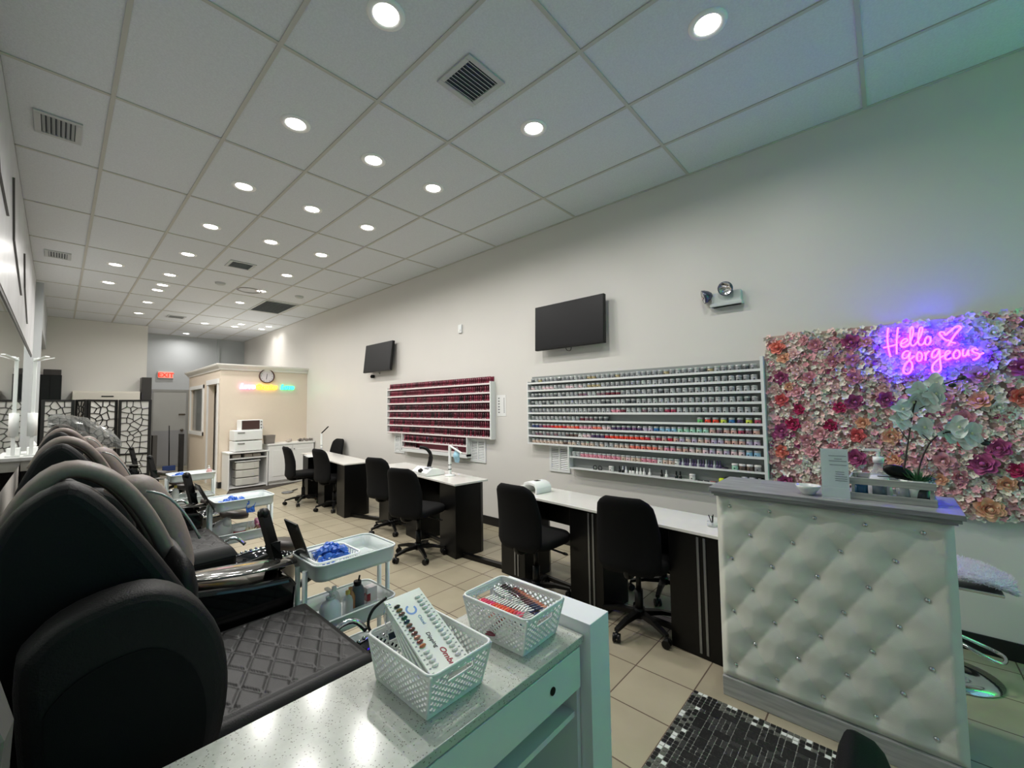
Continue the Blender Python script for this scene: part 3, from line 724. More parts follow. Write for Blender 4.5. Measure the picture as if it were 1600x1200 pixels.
ROSES = [('coral',0.62,1.967,0.05),('rose',0.376,1.956,0.045),('plum',0.6,1.729,0.045),('rose',0.425,1.719,0.04),('salmon',0.607,1.555,0.045),('magenta',0.499,1.48,0.035),('magenta',0.258,1.492,0.035),('magenta',0.54,1.372,0.045),('plum',0.617,1.316,0.05),('magenta',0.314,1.367,0.04),('pink',0.374,1.3,0.045),('salmon',0.167,1.298,0.045),('coral',0.624,1.158,0.045),('peach',-0.009,1.296,0.05),('rose',0.166,1.705,0.045),('plum',0.006,1.543,0.05),('peach',-0.422,0.879,0.06),('peach',-0.415,1.534,0.05),('rose',-0.348,1.416,0.05),('plum',-0.409,1.145,0.06),('rose',-0.418,1.691,0.055),('pink',-0.245,1.152,0.05),('plum',0.181,1.141,0.055),('plum',0.173,1.957,0.05),('plum',0.174,1.533,0.05),('plum',0.608,0.928,0.045),('salmon',-0.35,1.278,0.04),('coral',-0.583,1.55,0.05),('plum',-0.592,1.718,0.05),('plum',-0.478,1.246,0.05),('rose',-0.312,1.058,0.04),('magenta',-0.545,1.12,0.04),('peach',-0.017,1.143,0.04)]
rs = list(ROSES); rnd = random.Random(3); tries = 0
while len(rs) < 100 and tries < 9000:
    tries += 1
    y, z = rnd.uniform(-0.85, 0.67), rnd.uniform(0.86, 2.02); r = rnd.uniform(0.03, 0.042)
    if all((y-a[1])**2 + (z-a[2])**2 > (r+a[3])**2*0.8 for a in rs):
        rs.append((rnd.choice(['blush','pink','ivory','cream','rose','blush','peach','ivory']), y, z, r))
for c, y, z, r in rs:
    o = bpy.data.objects.new('rose', RM[c]); COL.objects.link(o); o.parent = fw_t
    o.location = (-0.042, y, z); o.scale = (r*1.15,)*3; o.rotation_euler = (rnd.uniform(0,6), rnd.uniform(-.25,.25), rnd.uniform(-.25,.25))
    if c in ('magenta','plum','coral','salmon'): o['label'] = c + ' artificial rose'
hb = MB(); cols = list(FC); I = Matrix.Rotation(-PI/2, 3, 'Y')
for k in range(4300):
    y, z = rnd.uniform(FY0+0.01, FY1-0.005), rnd.uniform(FZ0, FZ1)
    if any((y-a[1])**2+(z-a[2])**2 < (a[3]*0.55)**2 for a in rs[:60]): continue
    c = rnd.choices(['cream','ivory','blush','pink','rose','sage','plum'], (6,6,5,4,2,1,0.5))[0]
    if z < 1.25 and rnd.random() < 0.4: c = rnd.choice(['blush','cream','pink'])
    r = rnd.uniform(0.014, 0.026); R = Matrix.Rotation(rnd.uniform(-.7,.7),3,'Y') @ Matrix.Rotation(rnd.uniform(-.7,.7),3,'Z') @ I @ Matrix.Rotation(rnd.uniform(0,6),3,'Z')
    x = -0.022 - rnd.uniform(0, 0.022); np_ = rnd.choice((4,5,5)); tl = rnd.uniform(0.15,0.9)
    for i in range(np_): petal(hb, (x,y,z), 2*PI*i/np_, tl, 0.1*r, r, 0.6*r, 1, R, cols.index(c), n=2)
o = hb.build('small_blossoms', [FM[c] for c in cols], fw_t); o['kind'] = 'stuff'; o['label'] = 'small cream and pale pink blossoms'

NEON = [[(-0.026,2.026),(-0.019,1.968),(-0.02,1.896),(-0.028,1.829)],[(-0.074,2.022),(-0.064,1.947),(-0.059,1.844)],[(0.005,1.894),(-0.027,1.9),(-0.061,1.909)],[(-0.085,1.909),(-0.107,1.922),(-0.115,1.936),(-0.103,1.942),(-0.086,1.924),(-0.082,1.9),(-0.093,1.888),(-0.115,1.898),(-0.133,1.934),(-0.144,1.982),(-0.142,2.012),(-0.135,2.011),(-0.129,1.969),(-0.127,1.92),(-0.133,1.894),(-0.147,1.897),(-0.17,1.934),(-0.186,1.982),(-0.186,2.004),(-0.177,2.003),(-0.168,1.964),(-0.164,1.915),(-0.17,1.895),(-0.186,1.898),(-0.197,1.921)],[(-0.205,1.942),(-0.196,1.924),(-0.196,1.899),(-0.208,1.891),(-0.219,1.909),(-0.22,1.933),(-0.212,1.944),(-0.203,1.94)],[(-0.287,1.942),(-0.28,1.962),(-0.265,1.964),(-0.263,1.95),(-0.275,1.926),(-0.295,1.905)],[(-0.287,1.942),(-0.31,1.967),(-0.334,1.99),(-0.35,1.99),(-0.354,1.978),(-0.338,1.957),(-0.317,1.921),(-0.296,1.876)],[(-0.297,1.912),(-0.31,1.896),(-0.329,1.889)],
[(-0.119,1.858),(-0.104,1.86),(-0.089,1.843),(-0.086,1.821),(-0.097,1.813),(-0.112,1.826),(-0.124,1.853),(-0.116,1.806),(-0.128,1.78),(-0.128,1.746),(-0.114,1.717),(-0.098,1.713),(-0.086,1.729),(-0.093,1.763),(-0.114,1.796),(-0.144,1.826)],[(-0.161,1.847),(-0.153,1.823),(-0.155,1.795),(-0.165,1.79),(-0.176,1.808),(-0.176,1.835),(-0.166,1.847),(-0.159,1.844)],[(-0.19,1.844),(-0.194,1.819),(-0.191,1.792)],[(-0.192,1.819),(-0.202,1.84),(-0.213,1.851)],[(-0.257,1.856),(-0.242,1.858),(-0.226,1.84),(-0.221,1.814),(-0.229,1.806),(-0.245,1.821),(-0.257,1.852),(-0.256,1.813),(-0.257,1.765),(-0.257,1.731),(-0.241,1.711),(-0.225,1.714),(-0.219,1.734),(-0.225,1.763),(-0.245,1.79),(-0.273,1.816)],[(-0.276,1.811),(-0.293,1.824),(-0.302,1.835),(-0.292,1.843),(-0.28,1.825),(-0.279,1.799),(-0.288,1.789),(-0.307,1.799)],[(-0.326,1.84),(-0.316,1.822),(-0.316,1.801),(-0.327,1.792),(-0.341,1.808),(-0.342,1.831),(-0.333,1.844),(-0.325,1.838)],[(-0.359,1.846),(-0.354,1.818),(-0.358,1.804),(-0.369,1.81),(-0.379,1.839),(-0.377,1.811),(-0.383,1.806)],[(-0.419,1.835),(-0.405,1.846),(-0.394,1.838),(-0.401,1.823),(-0.421,1.812),(-0.42,1.794),(-0.405,1.781),(-0.394,1.78)],[(-0.42,1.805),(-0.441,1.817)]]
nt_ = thing('neon_sign', 'glowing violet neon sign reading Hello gorgeous with a heart on the flower wall', 'neon sign', (-0.10, 0, 0))
nm = MB()
for st in NEON: nm.tube(smooth_path([(0, y, z) for y, z in st], 4), 0.0038, 7)
nm.build('neon_tube', mat('neon_pink_violet', '#ff9cff', 0.4, emit='#d080ff', estr=1.7), nt_)
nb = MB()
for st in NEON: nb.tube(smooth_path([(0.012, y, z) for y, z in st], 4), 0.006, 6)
nb.build('halo_glow_tube', mat('neon_violet_glow', '#5a20ff', 0.4, emit='#3208ff', estr=60.0), nt_)  # glowing copy behind the letters, added to throw the blue halo onto the flowers
MB().box((0.022, -0.46, 1.70), (0.026, 0.02, 2.05)).build('acrylic_sheet', mat('clear_acrylic', '#ffffff', 0.03, alpha=0.06), nt_)
for y, z in ((0.01,2.04),(-0.45,2.04),(0.01,1.71),(-0.45,1.71)): MB().cyl((0.026,y,z),(0.075,y,z),0.006,8).build('standoff', M_CHROME, nt_)

# ================================================================== BOOTH WALL: clock and small neon
t = thing('wall_clock', 'round wall clock with dark rim above the coloured neon words', 'clock', (-0.835, 9.8, 2.245))
MB().lathe([(0.125,0.0),(0.15,0.005),(0.15,0.03),(0.135,0.035),(0.13,0.02)],(0,0,0),32,0,Matrix.Rotation(PI/2,3,'X')).build('rim', mat('clock_rim','#4a2a26',0.4), t)
MB().cyl((0,-0.001,0),(0,-0.012,0),0.13,32).build('face', mat('clock_face','#d5cfd0',0.5), t)
ck = MB()
for k in range(12):
    a = PI/6*k; ck.bar((0.1*math.sin(a),-0.0125,0.1*math.cos(a)),(0.118*math.sin(a),-0.0125,0.118*math.cos(a)),0.006,0.001,up=(0,1,0))
ck.build('hour_marks', mat('ink_black','#222222',0.6), t)
for (a, L) in ((3.3, 0.07), (0.1, 0.05)): MB().bar((0,-0.015,0),(L*math.sin(a),-0.015,L*math.cos(a)),0.008,0.002,up=(0,1,0)).build('hand', MATS['ink_black'], t)
ns = thing('neon_sign', 'small three coloured neon sign spelling words under the wall clock', 'neon sign', (0, 9.765, 1.975))
for txt, x, sz, cc, ee in (('Love', -1.33, 0.135, '#ff9ad8', 5.0), ('Creates', -1.045, 0.125, '#ffd21a', 5.0), ('Love', -0.565, 0.135, '#10f0a0', 4.0)):
    for ext, dy, off, es, nmn in ((0.006, 0.0, 0.002, ee, 'neon_word'), (0.003, 0.010, 0.010, ee*0.8, 'neon_word_glow')):
        col = cc if nmn == 'neon_word_glow' else {'#ff9ad8':'#ffd8f2','#ffd21a':'#fff23a','#10f0a0':'#40ffe0'}[cc]
        text_mesh(txt, sz, mat(nmn+'_'+txt+str(x), col, 0.4, emit=col, estr=es), frame((x, dy, 0), (1,0,0), (0,0,1)), nmn, ns, ext=ext, shear=0.25, bold=off)

# ================================================================== NAIL DESKS
def nail_desk(p0, p1, label, strips, group):
    L = math.hypot(p1[0]-p0[0], p1[1]-p0[1]); rz = -math.atan2(p1[0]-p0[0], p1[1]-p0[1])
    t = thing('nail_desk', label, 'desk', (p0[0], p0[1], 0), rz, group)
    D = 0.38
    MB().box((-0.02,-0.02,0.735),(D+0.02,L+0.02,0.755)).build('desk_top', M_MARBLE, t, 0.003)
    for k, y0 in enumerate((0.0, L/2-0.155, L-0.31)):
        mb = MB()
        pr = [(0.0,y0),(0.0,y0+0.31),(D-0.06,y0+0.31),(D-0.02,y0+0.29),(D,y0+0.25),(D,y0+0.06),(D-0.02,y0+0.02),(D-0.06,y0)]
        mb.prism(pr, 0.0, 0.735, 2)
        c = mb.build('pedestal', M_BLAM, t, 0.004)
        if strips:
            for dy in (0.075, 0.115): MB().box((-0.006,y0+dy,0.03),(0.0,y0+dy+0.014,0.72)).build('metal_strip', M_STRIP, c)
    for y0 in (0.31, L/2+0.155):
        MB().box((D-0.06,y0,0.47),(D-0.045,L/2-0.465+y0,0.735)).build('modesty_panel', M_BLAM, t)
    MB().box((0.10,0.31,0.04),(0.13,L-0.31,0.07)).build('foot_rail', M_BLAM, t)
    return t
nail_desk((-1.17,0.78), (-1.01,2.72), 'two seat black nail desk with white top and metal strips beside the podium', True, 'nail desks')
nail_desk((-1.08,3.29), (-0.85,5.17), 'two seat black nail desk with white top below the red bottle rack', False, 'nail desks')
nail_desk((-1.08,5.70), (-0.87,7.72), 'two seat black nail desk with white top nearest the booth', False, 'nail desks')
for a, b_, lb in (((-0.93,2.70),(-0.98,3.30),'between the two nearer nail desks'), ((-0.80,5.15),(-0.97,5.72),'between the two farther nail desks')):
    tag(MB().bar((a[0],a[1],0.022),(b_[0],b_[1],0.022),0.05,0.04).build('cable_cover', M_BLAM), 'flat black cable cover strip on the floor ' + lb, 'cable cover')

# ================================================================== OFFICE CHAIRS
def office_chair(label):
    t = thing('office_chair', label, 'chair', group='black office chairs at the nail desks')
    # seat
    rings = []
    for z, k in ((0.44,0.80),(0.45,0.95),(0.47,1.0),(0.50,1.0),(0.515,0.95),(0.52,0.80)):
        rings.append([(x*k, y*k, z) for x, y in rrect(0.46,0.47,0.12,5)])
    MB().loft(rings).build('seat', M_BLACKF, t)
    # backrest: curved pad, wider at the bottom, taller than the seat is deep
    n = 10; front = []; back = []
    def outline(u):      # half width by height u 0..1
        return 0.215 * (1 - 0.30 * max(0, u - 0.55) / 0.45 * 0.55) * (1 if u < 0.85 else math.cos((u-0.85)/0.15*1.1) ** 0.55) * (0.75 + 0.25*min(1, u/0.12))
    rings = []
    zz = [0.0,0.02,0.06,0.12,0.25,0.4,0.55,0.7,0.8,0.88,0.94,0.98,1.0]
    for u in zz:
        hw = outline(u); z = 0.44 + 0.50 * u; xb = -0.235 - 0.05 * u + 0.03 * math.sin(u * PI)
        th = 0.028 * (0.35 + 0.65 * min(1, min(u, 1-u) / 0.06))
        ring = []
        for j in range(16):
            a = 2 * PI * j / 16; ca, sa = math.cos(a), math.sin(a)
            y = hw * math.copysign(abs(sa) ** 0.45, sa); x = th * math.copysign(abs(ca) ** 0.6, ca)
            curve = 0.035 * (y / 0.22) ** 2
            ring.append((xb + x + curve, y, z))
        rings.append(ring)
    MB().loft(rings).build('backrest', M_BLACKF, t)
    MB().tube(smooth_path([(-0.02,0,0.42),(-0.15,0,0.405),(-0.225,0,0.43),(-0.235,0,0.48)],4),[0.022]*13,8).build('back_support', M_BPLAS, t)
    MB().box((-0.12,-0.08,0.40),(0.12,0.08,0.44)).cyl((0.03,-0.08,0.41),(0.05,-0.24,0.39),0.008,8).ball((0.05,-0.25,0.39),(0.012,0.03,0.012),8).build('tilt_mechanism', M_BPLAS, t)
    MB().cyl((0,0,0.09),(0,0,0.26),0.028,14).cyl((0,0,0.26),(0,0,0.40),0.018,12).build('gas_cylinder', M_BPLAS, t)
    bs = MB().cyl((0,0,0.075),(0,0,0.14),0.038,14)
    for k in range(5):
        a = 2*PI*k/5 + 0.35
        bs.loft([[(r*math.cos(a)-s_*w_*math.sin(a), r*math.sin(a)+s_*w_*math.cos(a), z+h_) for s_, h_ in ((-1,-1*hh),(1,-1*hh),(1,hh),(-1,hh))] for r, w_, z, hh in ((0.02,0.022,0.105,0.018),(0.15,0.018,0.10,0.014),(0.265,0.014,0.075,0.010))], smooth=False)
    bs.build('star_base', M_BPLAS, t)
    for k in range(5):
        a = 2*PI*k/5 + 0.35; c = Vector((0.262*math.cos(a), 0.262*math.sin(a), 0.028)); d = Vector((-math.sin(a+0.5), math.cos(a+0.5), 0))
        MB().cyl(c - d*0.024, c - d*0.006, 0.027, 14).cyl(c + d*0.006, c + d*0.024, 0.027, 14).cyl((c.x,c.y,0.03),(c.x,c.y,0.075),0.008,8).ball((c.x,c.y,0.04),(0.022,0.022,0.02),8).build('caster', M_BPLAS, t)
    return t
chair0 = office_chair('black office chair nearest the podium, pushed under the nearest nail desk')
CH = [((-1.08,1.335,0), 8, None), ((-1.20,2.15,0), 0, 'black office chair beside the white nail lamp on the nearest desk'),
      ((-1.27,3.66,0), 14, 'black office chair turned slightly, at the near end of the middle nail desk'), ((-0.97,4.66,0), 12, 'black office chair at the far seat of the middle nail desk'),
      ((-0.93,6.34,0), 6, 'black office chair at the near seat of the farthest nail desk'), ((-1.08,7.14,0), -3, 'slightly lower black office chair at the booth end of the farthest desk'),
      ((-0.34,7.99,0), 185, 'black office chair by the wall behind the farthest nail desk'),
      ((-0.45,1.42,0), 172, 'black rolling stool behind the nearest nail desk, seen underneath it'), ((-2.93,-0.205,0), -86.5, 'black chair whose back tip shows at the bottom of the picture')]
for i, (loc, rz, lb) in enumerate(CH):
    if i == 0: chair0.location = loc; chair0.rotation_euler = (0,0,math.radians(rz))
    else: dup(chair0, loc, math.radians(rz), lb)
for x in list(bpy.data.objects):
    if x.get('label') == 'black rolling stool behind the nearest nail desk, seen underneath it':
        x.name = 'rolling_stool'; x['category'] = 'stool'; del x['group']
        for c in list(x.children):
            if c.name.startswith('backrest') or c.name.startswith('back_support'): bpy.data.objects.remove(c)

# ================================================================== THINGS ON THE DESKS
def nail_lamp(loc, rz, label):
    t = thing('nail_lamp', label, 'nail lamp', loc, rz)
    prof = [(-0.09,0.0),(-0.095,0.05),(-0.07,0.085),(-0.02,0.098),(0.03,0.098),(0.075,0.085),(0.095,0.05),(0.09,0.0),(0.07,0.0),(0.072,0.045),(0.055,0.065),(0.0,0.072),(-0.055,0.065),(-0.072,0.045),(-0.07,0.0)]
    mb = MB(); mb.prism([(p[0], p[1]) for p in prof], -0.085, 0.10, 0, smooth=True); mb.build('shell', M_WPLAS, t, 0.006)
    MB().box((0.07,-0.07,0.0),(0.10,0.07,0.08)).build('back_wall', M_WPLAS, t)
    MB().obox((0.01,0,0.099),(0.05,0.04,0.003)).build('display', M_BPLAS, t)
nail_lamp((-0.87,2.40,0.756), math.radians(-8), 'white arched nail curing lamp on the far end of the nearest desk')
t = thing('dust_collector', 'white nail dust collector with black hose arm on the middle desk', 'nail machine', (-0.88,4.02,0.756), math.radians(-7))
MB().prism([(-0.12,0),(0.12,0),(0.12,0.045),(0.04,0.075),(-0.05,0.085),(-0.12,0.04)],-0.17,0.17,1).build('casing', M_WPLAS, t, 0.008)
MB().tube(smooth_path([(0.02,0.02,0.08),(0.03,0.0,0.16),(0.01,-0.03,0.24),(-0.03,0.0,0.30),(-0.09,0.04,0.315)],5),[0.026]*8+[0.02]*13,10).build('hose_arm', M_BPLAS, t)
MB().cyl((-0.12,-0.02,0.035),(-0.09,-0.02,0.05),0.035,18).build('fan_intake', M_BPLAS, t)
MB().obox((-0.04,-0.08,0.084),(0.07,0.09,0.003),Matrix.Rotation(-0.15,3,'Y')).build('filter_grille', mat('filter_grey','#8c9092',0.6), t)
def desk_lamp(loc, rz, label, blk=False):
    t = thing('desk_lamp', label, 'lamp', loc, rz)
    MB().lathe([(0,0),(0.06,0),(0.06,0.012),(0.02,0.018),(0,0.018)],n=20).build('base', M_WPLAS, t)
    MB().box((-0.014,-0.012,0.015),(0.014,0.012,0.34)).build('post', M_WPLAS, t, 0.003)
    MB().bar((0,0,0.34),(-0.08,-0.22,0.27) if not blk else (0.05,-0.16,0.46),0.022,0.014).build('light_arm', M_BPLAS if blk else M_WPLAS, t, 0.003)
    MB().box((-0.016,-0.014,0.07),(0.016,0.014,0.078)).box((-0.016,-0.014,0.12),(0.016,0.014,0.126)).build('joint', M_BPLAS, t)
desk_lamp((-0.80,3.72,0.756), 0.25, 'white desk lamp with slanting arm at the near end of the middle desk')
desk_lamp((-0.62,7.55,0.756), 0.0, 'white desk lamp with dark arm on the farthest desk', True)
t = thing('face_mask', 'pale blue face mask hanging from the arm of the white desk lamp', 'face mask', (-0.80,3.60,0.915))
mk = MB(); rows = []
for i in range(9):
    u = i/8; row = []
    for j in range(9):
        v = j/8*2-1; wv = 0.055*math.sin(PI*(0.2+0.6*u))
        row.append((0.02*math.sin(u*9)*0.25 - 0.03*(1-v*v)*math.sin(PI*u), v*wv, u*0.14))
    rows.append(row)
mk.loft(rows, cap=False, closed=False)
mk.build('mask_fabric', mat('mask_blue','#9cc6d8',0.7), t)
for s_ in (-1,1): MB().tube(smooth_path([(0,0.03*s_,0.13),(0.0,0.012*s_,0.165),(-0.005,0.004*s_,0.158)],3),0.0015,5).build('ear_loop', M_WPLAS, t)
t = thing('brush_dish', 'small clear dish with brushes at the podium end of the nearest desk', 'dish', (-1.0,0.86,0.756))
MB().lathe([(0,0),(0.03,0),(0.032,0.03),(0.028,0.03),(0.026,0.004),(0,0.004)],n=16).build('dish', glass_like('clear_plastic','#dfe4e2',0.45), t)
for a in (0.0,1.8,3.4): MB().bar((0,0,0.005),(0.02*math.cos(a),0.02*math.sin(a),0.07),0.005,0.005).build('brush', M_BPLAS, t)
for k, (x, y, rz_) in enumerate(((-0.98,7.0,0.3),(-0.93,7.2,-0.2))):
    tag(MB().box((-0.1,-0.07,0),(0.1,0.07,0.006)).build('paper_towel', M_WPLAS), 'white folded towel on the farthest nail desk', 'towel', 'towels on the farthest desk').location = (x, y, 0.756 + 0.0)

# ================================================================== PODIUM
t = thing('reception_podium', 'cream button-tufted reception podium with grey wood top', 'podium', (0,0,0))
PX = -1.40; y0p, y1p = -0.175, 0.715
BT = []
for j in range(7):
    for i in range(6):
        yb = 0.650 - 0.1835*i - (0.0918 if j % 2 else 0); zb = 0.989 - 0.1368*j
        if yb > y0p + 0.03: BT.append((yb, zb))
NX, NZ = 110, 120; z0p, z1p = 0.10, 1.035
def tuft_depth(y, z):
    d = min(math.hypot(y-b[0], (z-b[1])) for b in BT)
    # diagonal folds between buttons
    u = (y - 0.650)/0.1835; v = (z - 0.989)/0.2736
    a = abs(((u + v + 0.5) % 1) - 0.5); c = abs(((u - v + 0.5) % 1) - 0.5)
    if z > 0.989 + 0.0:      # above the top row the pleats run straight up
        a = abs(((u + 0.5) % 1) - 0.5) * 1.6; c = 1
    if z < 0.168: a = abs(((u + 0.5) % 1) - 0.5) * 1.6; c = 1
    fold = min(a, c)
    base = 0.016 * (1 - math.exp(-(d/0.045)**1.2)) + 0.010 * (1 - math.exp(-(a/0.09)**0.8)) * (1 - math.exp(-d/0.05)) + 0.004 * (1 - math.exp(-(c/0.12)**1.2))
    e = min(y - y0p, y1p - y, z - z0p, z1p - z)
    return base * min(1, 0.15 + e/0.035) if e < 0.03 else base
rows = []
mb = MB(); vs = []
for iz in range(NZ + 1):
    for iy in range(NX + 1):
        y = y0p + (y1p-y0p)*iy/NX; z = z0p + (z1p-z0p)*iz/NZ
        vs.append((PX + 0.012 - tuft_depth(y, z), y, z))
fs = [(iz*(NX+1)+iy, iz*(NX+1)+iy+1, (iz+1)*(NX+1)+iy+1, (iz+1)*(NX+1)+iy) for iz in range(NZ) for iy in range(NX)]
mb.add(vs, fs, 0, True)
mb.build('tufted_panel', M_TUFT, t)
MB().box((PX+0.012, y0p, 0.10), (PX+0.32, y1p, 1.05)).build('cabinet_body', mat('podium_side','#c3c8c2',0.45), t, 0.004)
MB().box((PX-0.008, y0p, 0.0), (PX+0.32, y1p, 0.098)).build('plinth', wood_grain('plinth_silver', '#9c9c9a', '#b4b4b0', 1, 0.4), t, 0.003)
MB().box((-1.455,-0.205,1.068),(-1.05,0.735,1.09)).box((-1.44,-0.195,1.052),(-1.06,0.727,1.068)).box((-1.42,-0.185,1.04),(-1.07,0.72,1.052)).build('wooden_top', M_GWOOD, t, 0.002)
bm_me = None
for yb, zb in BT:
    o = (MB().lathe([(0.0,0.010),(0.007,0.008),(0.0115,0.002),(0.009,-0.003)], (0,0,0), 10, 0, Matrix.Rotation(-PI/2,3,'Y')) if bm_me is None else None)
    if bm_me is None: bm_me = o.mesh('crystal_button', [M_CHROME])
    q = bpy.data.objects.new('crystal_button', bm_me); COL.objects.link(q); q.parent = t; q.location = (PX + 0.010, yb, zb)

# things on the podium
ZT = 1.0905
t = MB().lathe([(0.0,0.0),(0.022,0.0),(0.026,0.004),(0.045,0.03),(0.052,0.045),(0.049,0.045),(0.042,0.03),(0.022,0.008),(0,0.007)],n=28).build('small_bowl', mat('bowl_ceramic','#d6dad6',0.25)); t.location = (-1.36,0.305,ZT)
tag(t, 'small white bowl on the podium beside the upright card holder', 'bowl')
t = thing('card_holder', 'clear acrylic holder with printed price card standing on the podium', 'sign holder', (-1.37,0.198,ZT), math.radians(4))
MB().box((0.0,-0.05,0.0),(0.004,0.05,0.225)).build('price_card', mat('card_pale','#e6eef0',0.4), t)
MB().box((-0.045,-0.052,0.0),(0.03,0.052,0.004)).box((-0.006,-0.052,0.0),(-0.003,0.052,0.228)).box((-0.045,-0.052,0.0),(-0.042,0.052,0.055)).build('acrylic_stand', glass_like('acrylic','#e8f2f2',0.22), t)
pr = MB()
for z, a, c in ((0.192,-0.045,0.02),(0.178,-0.028,0.0),(0.168,-0.045,0.02),(0.150,-0.045,0.018),(0.118,-0.035,-0.002),(0.108,-0.035,-0.002),(0.097,-0.045,0.0),(0.087,-0.045,0.0),(0.078,-0.045,0.0)):
    pr.box((-0.0012,a,z),(-0.0002,c,z+0.0035))
pr.build('print', mat('print_slate','#44525c',0.6), t)
t = thing('wooden_crate', 'small weathered slatted wooden crate on the podium top', 'crate', (-1.35,-0.135,ZT))
cr = MB(); W_, D_, H_ = 0.285, 0.20, 0.10
for z in (0.0,0.068):
    cr.box((0,0,z),(0.008,W_,z+0.03)); cr.box((D_-0.008,0,z),(D_,W_,z+0.03)); cr.box((0.008,0,z),(D_-0.008,0.008,z+0.03)); cr.box((0.008,W_-0.008,z),(D_-0.008,W_,z+0.03))
for x in (0.008,D_-0.02):
    for y in (0.008,W_-0.02): cr.box((x,y,0),(x+0.012,y+0.012,0.098))
cr.box((0.008,0.008,0.0),(D_-0.008,W_-0.008,0.008)); cr.build('slats', M_CRATE, t, 0.0015)
for k, (y, cc, lb) in enumerate(((0.11,'#24506e','blue'),(0.045,'#57636b','slate'),(-0.035,'#8f9698','grey'),(-0.09,'#33383b','charcoal'))):
    q = MB().lathe([(0,0),(0.024,0),(0.026,0.003),(0.026,0.055),(0.012,0.065),(0,0.065)],n=14).build('bottle', mat('crate_bottle_'+lb, cc, 0.2)); q.location=(-1.305,y,ZT+0.009)
    tag(q, f'{lb} bottle inside the wooden crate, seen through its slats', 'bottle')
t = thing('pump_bottle', 'clear pump bottle of white lotion standing in the wooden crate', 'bottle', (-1.235,0.045,ZT+0.009))
MB().lathe([(0,0),(0.045,0),(0.048,0.01),(0.044,0.06),(0.022,0.125),(0.016,0.145),(0.016,0.15)],n=24,m=0).build('body', glass_like('clear_bottle','#dfe6ea',0.3,0.05), t)
MB().lathe([(0,0.003),(0.042,0.003),(0.044,0.012),(0.040,0.06),(0.030,0.09),(0,0.09)],n=24).build('lotion', mat('lotion_white','#e6e4ec',0.4), t)
pm = MB().cyl((0,0,0.15),(0,0,0.178),0.02,16).cyl((0,0,0.178),(0,0,0.205),0.007,8).box((-0.008,-0.01,0.203),(0.008,0.05,0.213)); pm.build('pump', M_WPLAS, t)
t = thing('eyeglasses', 'dark rimmed glasses resting on top of the wooden crate', 'glasses', (-1.30,0.05,ZT+0.105))
MB().tube([(0,0.0,0),(-0.002,-0.05,0.002),(-0.004,-0.11,0.0)],0.0025,6).build('frame', M_BPLAS, t)
t = thing('hand_mirror', 'black oval paddle mirror lying on the crate beside the orchid', 'hand mirror', (-1.28,-0.02,ZT+0.127), 0.2)
MB().ball((0,0,0),(0.022,0.055,0.03),18,0,Matrix.Rotation(0.35,3,'X')).build('paddle', M_BPLAS, t)
orch = thing('potted_orchid', 'white artificial orchid with dark stems in a low white pot', 'potted plant', (-1.28,-0.075,ZT+0.015))
MB().lathe([(0,0),(0.035,0),(0.045,0.01),(0.056,0.085),(0.052,0.085),(0.045,0.07),(0,0.07)],n=24).build('pot', mat('pot_white','#dfe6df',0.3), orch)
fol = MB(); rnd = random.Random(5)
for k in range(110):
    a = rnd.uniform(0,2*PI); e = rnd.uniform(0.2,1.2); L = rnd.uniform(0.03,0.07); r0 = rnd.uniform(0,0.03)
    p = Vector((r0*math.cos(a), r0*math.sin(a)-0.01, 0.075)); d = Vector((math.cos(a)*math.cos(e), math.sin(a)*math.cos(e), math.sin(e)))
    s_ = d.cross(Vector((0,0,1))).normalized()*0.005
    fol.add([p, p+d*L*0.5+s_, p+d*L, p+d*L*0.5-s_], [(0,1,2,3)])
fol.build('moss_foliage', mat('moss_green','#3f6b46',0.7,noise=0.3), orch)
o_ = Vector((-1.28,-0.075,ZT+0.015))
def L_(y, z, x=-1.29): return Vector((x, y, z)) - o_
st1 = [L_(-0.03,1.16), L_(-0.05,1.30), L_(-0.066,1.40), L_(-0.075,1.46), L_(-0.10,1.55), L_(-0.17,1.60), L_(-0.24,1.63)]
st2 = [L_(-0.075,1.16), L_(-0.095,1.27), L_(-0.13,1.36), L_(-0.175,1.40), L_(-0.235,1.395), L_(-0.30,1.365)]
M_STEM = mat('orchid_stem','#3a2b2b',0.6)
for s_ in (st1, st2): MB().tube(smooth_path(s_,5),[0.0032]*(5*(len(s_)-1)+1),7).build('stem', M_STEM, orch)
tw = MB()
for a, b_ in (((-0.066,1.40),(-0.045,1.44)),((-0.06,1.36),(-0.035,1.41)),((-0.1,1.50),(-0.13,1.52)),((-0.13,1.36),(-0.105,1.39)),((-0.17,1.40),(-0.155,1.42))): tw.tube([L_(*a),L_(*b_)],0.002,6)
tw.build('twigs', M_STEM, orch)
def orchid_bloom(r, seed):
    rnd2 = random.Random(seed); mb = MB(); Rf = Matrix.Rotation(-PI/2+rnd2.uniform(-.5,.5),3,'Y') @ Matrix.Rotation(rnd2.uniform(-.6,.6),3,'X')
    for a, L, wd in ((0,1.0,0.62),(PI,1.0,0.62),(PI/2,0.95,0.42),(PI/2+2.2,0.9,0.38),(PI/2-2.2,0.9,0.38)):
        petal(mb, (0,0,0), a, rnd2.uniform(0.1,0.5), 0.05*r, L*r, wd*r, 1, Rf, 0, 5)
    mb.ball((-0.1*r,0,0),(0.12*r,0.12*r,0.15*r),8,1)
    return mb
ob = [(-0.05,1.50),(-0.085,1.53),(-0.12,1.56),(-0.155,1.565),(-0.16,1.61),(-0.10,1.575),(-0.045,1.455),(-0.14,1.53),(-0.19,1.40),(-0.215,1.425),(-0.235,1.38),(-0.115,1.42),(-0.25,1.40)]
